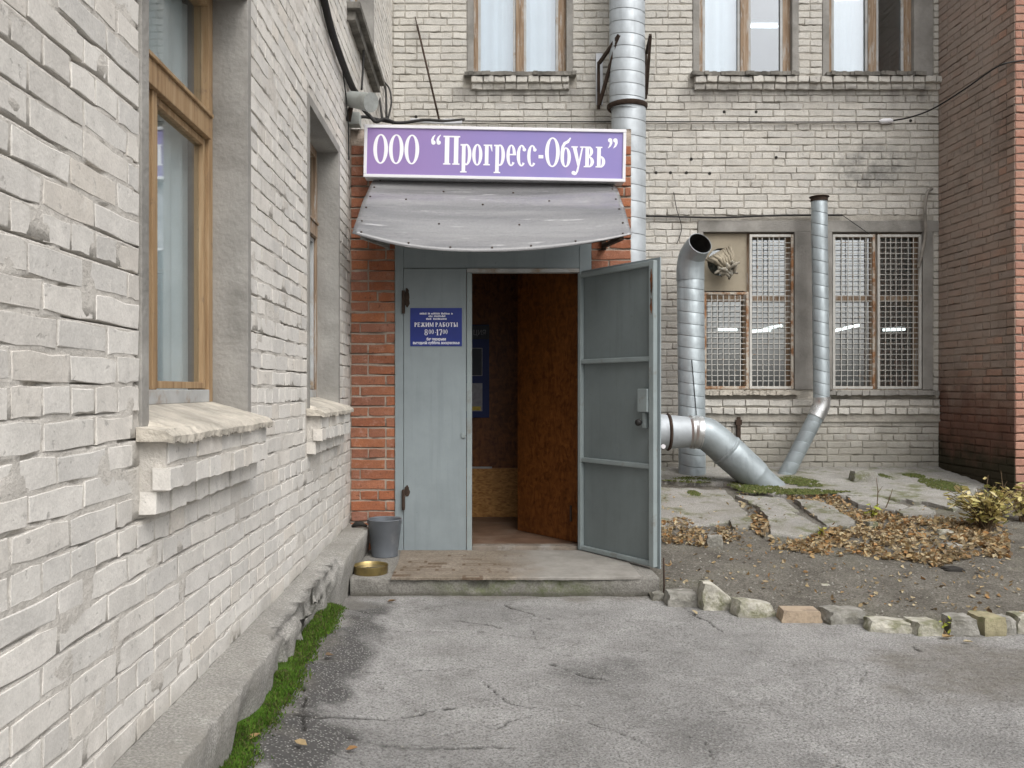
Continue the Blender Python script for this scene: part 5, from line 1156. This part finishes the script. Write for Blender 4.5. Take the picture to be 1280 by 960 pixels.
cable('slack thin wire drooping across the brickwork beside the open duct', [P(842, 240, yw), P(846, 262, yw - .01), P(852, 285, yw), P(846, 305, yw)], .004)
s = MB(); a, b = P(519, 21, DR - .02), P(549, 150, DR - .34); s.tube([a, a + (b - a) * .08], .006, 8); s.tube([a + (b - a) * .08, b], .011, 8); o = s.build('metal_rod', 'dark_rust', smooth=True); tag(o, 'thin dark metal stay rod leaning from the rear wall to the porch roof', 'rod')
s = MB(); c = P(554, 152.5, DR - .36); s.bar(c, c + Vector((.2, 0, .005)), .05, .05); s.bar(c + Vector((-.35, .04, .03)), c + Vector((.0, 0, .0)), .03, .04); o = s.build('cable_clamp', 'white_metal', bevel=.006); tag(o, 'small metal cable clamp at the foot of the stay rod', 'clamp')
# bundle on the left wing
def onleft(px, py, off=.02):
    D = (XL + off) * F / (px - CX); return Vector((XL + off, D, zw(py, D)))
cable('thick dark cable bundle descending along the white brick wall', [onleft(396, -45, .03), onleft(405, 0, .03), onleft(415, 40, .03), onleft(428, 78, .035), onleft(440, 108, .03), onleft(449, 122, .06)], .024, n=9)
cable('thin black wire beside the thick bundle on white brick', [onleft(424, 62, .02), onleft(430, 100, .02), onleft(435, 150, .02), onleft(436, 200, .02)], .005)
cable('black cable hanging from the dark upper sill', [onleft(455, 40, .05), onleft(454, 80, .04), onleft(452, 112, .04)], .009)
cable('upright black cable loop rising in the wall corner', [P(478, 150, 7.6), P(474, 120, 8.4), P(473, 104, 8.6), P(477, 101, 8.8), P(482, 112, 8.6), P(483, 150, 7.6)], .011)
cable('slim black cable arching over the porch roof corner', [P(484, 152, 7.2), P(489, 130, 8.0), P(487, 112, 8.4), P(480, 102, 8.7)], .009)
cable('dark cable lying along the porch roof behind the sign', [P(442, 150, 6.35), P(455, 146, 6.5), P(475, 150, 6.6), P(500, 153.5, 6.6), P(530, 150, 6.8), P(556, 151, 7.4), P(580, 149, 8.6)], .012)
cable('tangled dark cable behind the grey floodlight', [P(444, 124, 6.3), P(455, 138, 6.35), P(463, 146, 6.4), P(470, 152, 6.4), P(480, 149, 6.5), P(492, 153, 6.5)], .014)
fl = thing('floodlight', 'small grey cup shaped floodlight on the corner above the porch', 'floodlight', P(450, 126, 6.15))
s = MB(); a, b = P(436, 123.5, 6.2), P(464, 128, 6.05); dd_ = (b - a).normalized(); s.tube([a, a + dd_ * .02, b - dd_ * .012, b, b - dd_ * .002, a + dd_ * .03], [.045, .055, .066, .068, .060, .048], 24); s.build('housing', 'grey_plastic', fl, smooth='auto')
s = MB(); s.bar(a + Vector((.02, .0, -.03)), Vector((a.x - .01, a.y + .04, a.z - .15)), .03, .02); s.build('bracket', 'dark_rust', fl)
s = MB(); s.box(XL + .006, XL + .09, 6.28, 6.38, 3.24, 3.33); o = s.build('junction_box', 'grey_plastic', bevel=.006); tag(o, 'grey junction box on the wall corner beneath the floodlight', 'box')
# ================================================================== SLABS, STONES, LEAVES, PLANTS
def zpt(zx, zy): return 800 + zx / 2.4, 560 + zy / 2.4
pv_ = thing('paving_apron', 'broken concrete apron along the foot of the rear wall', 'paving', on_dirt(1000, 640)); pv_['kind'] = 'structure'
del pv_['category']; 
def slab(poly, lift, thick, tilt=(0, 0), seed=0, mat='slab', closed_wall=None):
    pts = [on_dirt(*zpt(*q)) for q in poly]
    if closed_wall: pts = pts + closed_wall
    rs = random.Random(seed); fine = []
    n = len(pts)
    for i in range(n):
        a, b = pts[i], pts[(i + 1) % n]; m = max(1, int((b - a).length / .055))
        for k in range(m):
            p = a + (b - a) * k / m
            if k: p = p + Vector((rs.uniform(-.016, .016), rs.uniform(-.026, .026), 0))
            fine.append(p)
    c = sum(fine, Vector()) / len(fine); n = len(fine)
    def zz(p): return float(dirt_z(p.x, p.y)) * .25 + (c.z + (p.y - c.y) * .084) * .75 + lift + (p.x - c.x) * tilt[0] + (p.y - c.y) * tilt[1]
    topv = [Vector((c.x + (p.x - c.x) * .985, c.y + (p.y - c.y) * .98, zz(p) + rs.uniform(-.003, .003))) for p in fine]; edge = [Vector((p.x, p.y, zz(p) - .012 + rs.uniform(-.004, .004))) for p in fine]; bot = [Vector((p.x, p.y, zz(p) - thick)) for p in fine]
    s = MB(); s.add(topv + edge + bot, [tuple(range(n))] + [(i, (i + 1) % n, n + (i + 1) % n, n + i) for i in range(n)] + [(n + i, n + (i + 1) % n, 2 * n + (i + 1) % n, 2 * n + i) for i in range(n)])
    return s.build('slab', mat, pv_)
slab([(940, 192), (870, 176), (800, 165), (700, 155), (560, 147), (400, 152), (250, 116), (40, 108)], .045, .12, (0, .01), 1, closed_wall=[Vector((1.55, DR - .01, .4)), Vector((2.5, DR - .01, .4)), Vector((4.0, DR - .01, .4)), Vector((XR - .01, DR - .01, .4)), Vector((XR - .01, 8.6, .4))])
slab([(10, 125), (255, 138), (322, 205), (300, 224), (180, 236), (10, 250)], .03, .11, (0, .01), 2)
slab([(285, 152), (425, 158), (478, 196), (420, 196), (355, 184)], .025, .09, (.0, .03), 3)
slab([(348, 190), (430, 199), (545, 244), (482, 276), (392, 266), (382, 225)], .04, .09, (-.03, .05), 4)
slab([(462, 166), (555, 178), (645, 232), (622, 246), (560, 237)], .035, .09, (.05, .02), 5)
slab([(618, 158), (720, 160), (806, 188), (762, 197), (655, 182)], .04, .08, (0, .02), 6)
slab([(766, 198), (850, 183), (888, 203), (872, 214), (790, 212)], .04, .07, (.02, 0), 7)
slab([(268, 228), (318, 218), (340, 232), (325, 250), (285, 248)], .035, .07, (.02, .03), 8)
def rock(name, label, cat, px0, px1, py0, py1, mat, depth=.14, seed=0, blocky=.7, group=None, tiltx=0.0, ground=None, peak=0.0):
    zg = 0.0; D = (H - zg - .005) * F / (py1 - CY) + depth * .25; k = D / F
    w = (px1 - px0) * k; h = (py1 - py0) * k * .90; cx = xw((px0 + px1) / 2, D)
    if ground: zg = ground(cx, D)
    rs = np.random.RandomState(seed); bm = bmesh.new(); bmesh.ops.create_cube(bm, size=1.0); bmesh.ops.subdivide_edges(bm, edges=bm.edges[:], cuts=5, use_grid_fill=True)
    for v in bm.verts:
        p = np.array(v.co) * 2; sph = p / max(np.linalg.norm(p), 1e-6); q = p * blocky + sph * (1 - blocky)
        nz = [float(fbm(np.array([q[0] * 1.7 + seed * 3.1]), np.array([q[1] * 1.7 + q[2] * 2.3]), 5 + a)[0]) - .5 for a in range(3)]
        q = q + np.array(nz) * (.34 if blocky < .95 else .10)
        v.co = (q[0] * w / 2 * (1 - .12 * max(q[2], 0)), q[1] * depth / 2, h * .42 + q[2] * h * .56 + tiltx * q[0] * h + peak * h * (1 - abs(q[0] + .35)) * (q[2] > .3))
    me = bpy.data.meshes.new(name); bm.to_mesh(me); bm.free(); me.polygons.foreach_set('use_smooth', [True] * len(me.polygons)); me.set_sharp_from_angle(angle=R(34)); o = link(name, me, mat); o.location = (cx, D, zg - .026); o.rotation_euler = (0, 0, rs.uniform(-.15, .15))
    return tag(o, label, cat, group)
G = 'edging stones along the asphalt'
rock('edging_stone', 'smallest grey edging lump tucked against the doorstep corner', 'stone', 814, 831, 733, 748, 'stone_grey', .10, 1, .6, G)
rock('edging_stone', 'squared light grey concrete block beside the doorstep in the edging row', 'stone', 832, 871, 732, 756, 'stone_grey', .16, 2, .85, G)
rock('edging_stone', 'tallest pointed pale stone leaning in the edging row', 'stone', 873, 914, 727, 761, 'stone_pale', .15, 3, .7, G, -.22, peak=.25)
rock('edging_stone', 'long pale rounded stone next to the tallest pointed edging stone', 'stone', 914, 967, 742, 769, 'stone_pale', .15, 4, .6, G, -.12)
rock('edging_stone', 'clean cut tan brick in the edging row', 'brick', 974, 1023, 753, 776, 'stone_tan', .13, 5, .97, G)
rock('edging_stone', 'long grey rounded stone beside the tan brick', 'stone', 1025, 1079, 752, 778, 'stone_grey', .16, 6, .75, G)
rock('edging_stone', 'long low pale stone with mossy top in the edging row', 'stone', 1081, 1137, 766, 788, 'stone_pale', .14, 7, .65, G, -.06)
rock('edging_stone', 'squared pale block between low mossy stone and dark grey stone', 'stone', 1135, 1171, 767, 791, 'stone_pale', .15, 8, .9, G)
rock('edging_stone', 'rough dark grey squat stone beside the yellow mossy one', 'stone', 1181, 1216, 761, 792, 'stone_grey', .16, 9, .8, G)
rock('edging_stone', 'yellowish mossy squared stone in the edging row', 'stone', 1217, 1248, 759, 791, 'stone_moss', .16, 10, .85, G)
rock('edging_stone', 'narrow upright grey stone beside the yellow mossy one', 'stone', 1248, 1264, 762, 790, 'stone_grey', .14, 11, .7, G)
rock('edging_stone', 'pale and dark stained stone at the far end of the edging row', 'stone', 1264, 1300, 759, 789, 'stone_pale', .16, 12, .7, G)
gd = lambda x, y: float(dirt_z(x, y)) - .01
def stone_on(px, py, w, h, mat, label, seed, name='stone', cat='stone', blocky=.6):
    p = on_dirt(px, py); k = p.y / F; o = rock(name, label, cat, px - w / 2, px + w / 2, py - h, py, mat, w * k * .8, seed, blocky); o.location = (p.x, p.y, p.z - .012); return o
stone_on(893, 683, 19, 17, 'stone_grey', 'pointed grey rubble stone beside the leaf pile at the door', 21); stone_on(1181, 667, 17, 7, 'stone_pale', 'flat white stone among the brown leaves near the shrub', 22)
stone_on(1190, 685, 20, 8, 'stone_grey', 'flat grey stone in the leaves below the white one', 23); stone_on(1090, 660, 12, 10, 'slab', 'small broken concrete lump in the leaves by the yellow sprout', 24)
stone_on(1190, 712, 24, 6, 'blackened', 'short charred stick at the edge of the leaf litter', 25, 'charred_stick', 'stick'); stone_on(1080, 606, 24, 16, 'slab', 'tilted concrete chip lying on the apron by the rear wall', 26, 'concrete_chip', 'rubble', .8)
stone_on(1031, 731, 11, 4, 'stone_pale', 'flat pale pebble on bare dirt behind the grey edging stone', 27)
# pebbles and grit
def scatter(name, pixels, mat, rmin, rmax, seed, surf, kind='stuff'):
    rs = random.Random(seed); s = MB()
    for p in pixels:
        q = surf(p); r = rs.uniform(rmin, rmax) ** 1; a = rs.random() * 6.28
        vs = [q + Vector((r * rs.uniform(.7, 1.2) * math.cos(a + t), r * rs.uniform(.6, 1.1) * math.sin(a + t), -.002)) for t in (0, 1.57, 3.14, 4.71)] + [q + Vector((rs.uniform(-.2, .2) * r, rs.uniform(-.2, .2) * r, r * rs.uniform(.4, .8)))]
        s.add(vs, [(0, 1, 4), (1, 2, 4), (2, 3, 4), (3, 0, 4)], rs.random())
    o = s.build(name, mat, recalc=False); o['kind'] = kind; return o
rs = random.Random(33)
def dpt(_):
    while True:
        x, y = rs.uniform(1.15, 4.9), rs.uniform(4.75, 7.6)
        if y > edge_y(x) + .05: return Vector((x, y, dz_fast(x, y)))
tag(scatter('dirt_pebbles', range(1300), 'stone_grey', .004, .013, 1, dpt), 'grey pebbles and grit scattered over the bare dirt', 'pebbles')
tag(scatter('pale_grit', range(120), 'stone_pale', .004, .012, 2, dpt), 'pale chips of brick and mortar on the bare dirt', 'grit')
def apt(_):
    x, y = rs.uniform(-.7, 3.2), rs.uniform(2.9, 5.35); y = min(y, float(edge_y(x)) - .08); return Vector((x, y, az_fast(x, y)))
tag(scatter('asphalt_grit', range(420), 'stone_grey', .003, .008, 3, apt), 'loose grit lying on the grey asphalt', 'grit')
# leaves
def leaf(s, p, L, yaw, pitch, roll, rnd, w=.5, cup=.25):
    m = Matrix.Translation(p) @ Matrix.Rotation(yaw, 4, 'Z') @ Matrix.Rotation(pitch, 4, 'Y') @ Matrix.Rotation(roll, 4, 'X'); b = L * w / 2; c = b * cup
    vs = [(-L / 2, 0, 0), (-L * .18, -b, c), (L * .2, -b * .8, c * 1.2), (L / 2, 0, .1 * L), (L * .2, b * .8, c), (-L * .18, b, c * 1.1), (0, 0, -.02 * L)]
    s.add([m @ Vector(v) for v in vs], [(0, 1, 6), (1, 2, 6), (2, 3, 6), (3, 4, 6), (4, 5, 6), (5, 0, 6)], rnd)
def inpoly(x, y, poly):
    r = False; n = len(poly)
    for i in range(n):
        (x0, y0), (x1, y1) = poly[i], poly[i - 1]
        if (y0 > y) != (y1 > y) and x < (x1 - x0) * (y - y0) / (y1 - y0) + x0: r = not r
    return r
nf_ = fast(lambda x, y: fbm(x * .045, y * .09, 7), 800, 1290, 560, 780, 2.0)
def litter(poly, n, seed, lmin=.04, lmax=.085, hp=.05):
    rs = random.Random(seed); xs_ = [p[0] for p in poly]; ys_ = [p[1] for p in poly]; s = MB(); k = 0
    while k < n:
        x, y = rs.uniform(min(xs_), max(xs_)), rs.uniform(min(ys_), max(ys_))
        if not inpoly(x, y, poly) or rs.random() > -.55 + 2.4 * nf_(x, y): continue
        p = on_dirt(x, y); p.z += .008 + rs.random() ** 2 * hp
        leaf(s, p, rs.uniform(lmin, lmax), rs.random() * 6.28, rs.gauss(0, .45), rs.gauss(0, .5), rs.random(), rs.uniform(.3, .9), rs.uniform(-.5, .8)); k += 1
    return s
big = [zpt(*q) for q in ((440, 150), (600, 150), (650, 195), (760, 200), (800, 215), (890, 212), (960, 215), (1100, 240), (1110, 330), (1000, 330), (900, 360), (800, 340), (660, 335), (520, 320), (390, 310), (385, 275), (480, 285), (560, 248), (640, 250), (660, 232), (560, 178), (470, 168))]
s = litter(big, 4600, 5, .014, .058, .026); o = s.build('leaf_litter', 'dead_leaf', recalc=False); tag(o, 'thick drift of dry brown leaves in front of the broken slabs', 'leaves', kind='stuff')
s = litter([zpt(*q) for q in ((62, 225), (130, 215), (180, 240), (290, 245), (300, 280), (200, 300), (62, 285))], 800, 6, .018, .05, .025); o = s.build('leaf_litter', 'dead_leaf', recalc=False); tag(o, 'small pile of dry leaves beside the open steel door', 'leaves', kind='stuff')
s = litter([zpt(*q) for q in ((285, 165), (345, 190), (385, 230), (380, 275), (330, 255), (325, 215))], 110, 8, .04, .07, .03); o = s.build('leaf_litter', 'dead_leaf', recalc=False); tag(o, 'brown leaves caught in the gap between broken slabs', 'leaves', kind='stuff')
s = litter([zpt(*q) for q in ((62, 130), (300, 150), (900, 190), (1000, 300), (600, 330), (62, 300))], 160, 19, .014, .04, .03)
for q in range(len(s.v)): s.v[q] = (s.v[q][0], s.v[q][1], s.v[q][2] + .05)
o = s.build('leaf_litter', 'dead_leaf', recalc=False); tag(o, 'thin scatter of small leaves lying on the broken slabs', 'leaves', kind='stuff')
s = litter([zpt(*q) for q in ((62, 280), (1150, 240), (1150, 500), (700, 480), (300, 440), (62, 400))], 420, 9, .014, .045, .0); o = s.build('leaf_litter', 'dead_leaf', recalc=False); tag(o, 'thin scatter of single leaves over the bare dirt', 'leaves', kind='stuff')
rs = random.Random(12)
for (px, py, L, lab) in ((376, 930, .05, 'curled orange leaf beside the long asphalt crack'), (440, 937, .045, 'pale brown leaf on asphalt below the long crack'), (412, 820, .06, 'faded orange leaf on the dark bare asphalt strip'), (318, 922, .05, 'brown leaf lying on the green moss'), (490, 752, .06, 'dry leaf against the foot of the doorstep'),
                         (868, 766, .05, 'small pale leaf on asphalt near the pointed edging stone'), (1185, 797, .08, 'yellow leaf lying before the dark grey edging stone'), (1210, 803, .05, 'tiny pale leaf below the mossy edging stone')):
    D = (H - .01) * F / (py - CY); x = xw(px, D); z = float(asphalt_z(np.array(x), np.array(D))); D = (H - z - .01) * F / (py - CY); x = xw(px, D)
    s = MB(); leaf(s, Vector((x, D, z + .012)), L, rs.random() * 6, rs.gauss(0, .15), rs.gauss(0, .2), rs.random(), .6, .5); o = s.build('fallen_leaf', 'dead_leaf', recalc=False); tag(o, lab, 'leaf', 'single leaves on the asphalt')
def plant(name, label, base, nst, hgt, spread, lmin, lmax, mat, seed, per=7, cat='shrub', group=None):
    rs = random.Random(seed); t = thing(name, label, cat, base, group); st_ = MB(); s = MB()
    for i in range(nst):
        a = rs.random() * 6.28; r = spread * math.sqrt(rs.random()); hh = hgt * rs.uniform(.55, 1.0) * (1 - .35 * r / spread)
        tip = base + Vector((r * math.cos(a), r * .7 * math.sin(a), hh)); mid = base + Vector((r * .4 * math.cos(a), r * .3 * math.sin(a), hh * .6))
        pts = bend([base + Vector((rs.uniform(-.03, .03), rs.uniform(-.03, .03), -.02)), mid, tip], 3); st_.tube(pts, [.005 - .003 * q / (len(pts) - 1) for q in range(len(pts))], 5)
        for j in range(per):
            f = .35 + .65 * j / per; p = pts[min(int(f * (len(pts) - 1)) + 0, len(pts) - 1)] + Vector((rs.gauss(0, .02), rs.gauss(0, .02), rs.gauss(0, .015)))
            L = rs.uniform(lmin, lmax); yaw = rs.random() * 6.28; leaf(s, p + Vector((math.cos(yaw), math.sin(yaw), 0)) * L * .5, L, yaw, rs.gauss(.1, .4), rs.gauss(0, .4), rs.random(), rs.uniform(.34, .55), rs.uniform(.05, .45))
    st_.build('stem', 'stem_brown', t); s.build('foliage', mat, t, recalc=False); return t
plant('shrub', 'low shrub with broad yellowing leaves at the red building foot', on_dirt(1232, 664), 46, .50, .33, .045, .09, 'yellow_leaf', 4, 11)
plant('shrub', 'second yellowing shrub at the corner of the red building', on_dirt(1280, 652), 18, .42, .22, .045, .085, 'yellow_leaf', 5, 10)
plant('sprout', 'lime yellow sprout with thin stalk among leaves before the slabs', on_dirt(1091, 648), 3, .16, .05, .05, .09, 'lime_leaf', 6, 5, 'plant')
plant('sprout', 'small lime sprout beside the pointed slab edge', on_dirt(1029, 672), 3, .10, .04, .04, .07, 'lime_leaf', 7, 4, 'plant')
plant('sprout', 'tiny green weed growing at the asphalt edge between two edging stones', P(1178, 788, 4.62), 3, .08, .03, .03, .05, 'lime_leaf', 8, 4, 'plant')
for (px, py, h, lab) in ((1096, 640, .30, 'bare upright twig behind the lime sprout'), (1105, 640, .2, 'leaning bare twig beside the upright one'), (1252, 640, .36, 'dry seed stalk rising out of the shrub')):
    b = on_dirt(px, py); s = MB(); s.tube([b, b + Vector((.01 if px != 1105 else .05, 0, h * .6)), b + Vector((.0 if px != 1105 else .08, .01, h))], [.005, .004, .002], 6); s.tube([b + Vector((.008 if px != 1105 else .04, 0, h * .55)), b + Vector((.05, 0, h * .75))], [.003, .0015], 5); o = s.build('twig', 'stem_brown'); tag(o, lab, 'twig')
s = MB(); a = P(829.5, 697, 5.42); s.tube([Vector((a.x, a.y, -.02)), Vector((a.x + .003, a.y, .08)), a], .006, 8); o = s.build('iron_rod', 'dark_rust', smooth=True); tag(o, 'thin rusty iron rod stuck upright at the doorstep corner', 'rod')
# moss strip along the plinth
xs = np.linspace(0, 1, 14); ys = np.linspace(2.2, 4.98, 190); U, Y = np.meshgrid(xs, ys)
w = .075 * sstep(5.0, 4.3, Y) * (-.3 + 1.4 * fbm(Y * 5, Y * 0, 4)) + .025; xb = XL + .09
X = xb + U * (w + .06); Zm = asphalt_z(X, Y) + .035 * np.sin(np.pi * (U * .5 + .5)) * (.5 + .9 * fbm(X * 12, Y * 12, 6)) - .006 * (U > .9)
V = np.stack([X.ravel(), Y.ravel(), Zm.ravel()], 1)
o = grid_mesh('moss_strip', V, 14, 190, 'moss', None, None, {'rnd': np.clip(fbm(X * 16, Y * 16, 8) * 1.1 - .1, 0, .99)}, kind='stuff'); tag(o, 'bright green moss growing along the foot of the plinth', 'moss')
ms_ = fast(lambda x, y: sstep(5.0, 4.3, y) * (-.3 + 1.4 * fbm(y * 5, y * 0, 4)), -.1, .1, 2.2, 5.0, .02)
rs = random.Random(2); s = MB()
for i in range(9000):
    y = rs.uniform(2.4, 4.95); u = rs.random() ** .9; wv = .075 * ms_(0, y) + .035 + abs(rs.gauss(0, .02))
    x = xb + u * (wv + .05); z = az_fast(x, y) + .03 * math.sin(math.pi * (u * .5 + .5)); a = rs.random() * 6.28; h = rs.uniform(.003, .011); q = .0035
    s.add([(x - q * math.cos(a), y - q * math.sin(a), z), (x + q * math.cos(a), y + q * math.sin(a), z), (x + rs.gauss(0, .006), y + rs.gauss(0, .006), z + h + .006)], [(0, 1, 2)], rs.random())
o = s.build('moss_blades', 'moss', recalc=False); tag(o, 'fine green moss shoots standing up from the moss strip', 'moss', kind='stuff')
# moss cushions on the slabs
def moss_patch(px0, px1, py0, py1, label, seed, n=20):
    rs = random.Random(seed); a = on_dirt((px0 + px1) / 2, (py0 + py1) / 2); k = a.y / F; rxx = (px1 - px0) / 2 * k; ry = abs(on_dirt(px0, py0).y - on_dirt(px0, py1).y) / 2; s = MB()
    cnt = int(min(1500, 200 + 4500 * rxx * ry * 4))
    for i in range(cnt):
        an = rs.random() * 6.28; q = math.sqrt(rs.random()); lim = .62 + .75 * float(nf2(3 * math.cos(an) + seed * 5, 3 * math.sin(an)))
        x = a.x + rxx * q * lim * math.cos(an); y = a.y + ry * q * lim * math.sin(an)
        if y > DR - .02 or x > XR - .01 or rs.random() > -.45 + 1.9 * nf2((x * 26) % 38, (y * 26) % 9 - 4.5): continue
        z = dz_fast(x, y) * .25 + (a.z + (y - a.y) * .084) * .75 + .044; r = rs.uniform(.008, .026) * (1.2 - .6 * q); h = rs.uniform(.008, .022) * (1.1 - .7 * q); t0 = rs.random()
        s.add([(x + r * math.cos(t0 + t * 1.2566) * rs.uniform(.7, 1.2), y + r * math.sin(t0 + t * 1.2566) * rs.uniform(.7, 1.2), z - .004) for t in range(5)] + [(x, y, z + h)], [(t, (t + 1) % 5, 5) for t in range(5)], rs.random())
    o = s.build('moss_patch', 'slab_moss', recalc=False); return tag(o, label, 'moss', kind='stuff')
nf2 = fast(lambda x, y: fbm(x, y, 91), -5, 50, -5, 5, .1)
moss_patch(915, 970, 606, 622, 'olive moss cushion where the slanting fat duct enters the ground', 1); moss_patch(978, 1020, 600, 613, 'olive moss cushion beside the foot of the thin duct', 2)
moss_patch(1155, 1200, 603, 620, 'dark green moss cushion near the shrub', 3); moss_patch(828, 905, 600, 609, 'dark moss band along the apron crack by the open duct', 4); moss_patch(860, 875, 618, 626, 'small moss tuft on the slab near the steel door', 5)
moss_patch(1098, 1112, 597, 604, 'small round moss spot on the apron', 6); moss_patch(1130, 1155, 597, 602, 'thin dark moss spot close to the wall corner', 7); moss_patch(928, 1060, 617, 623, 'long green moss line along the apron edge', 8)
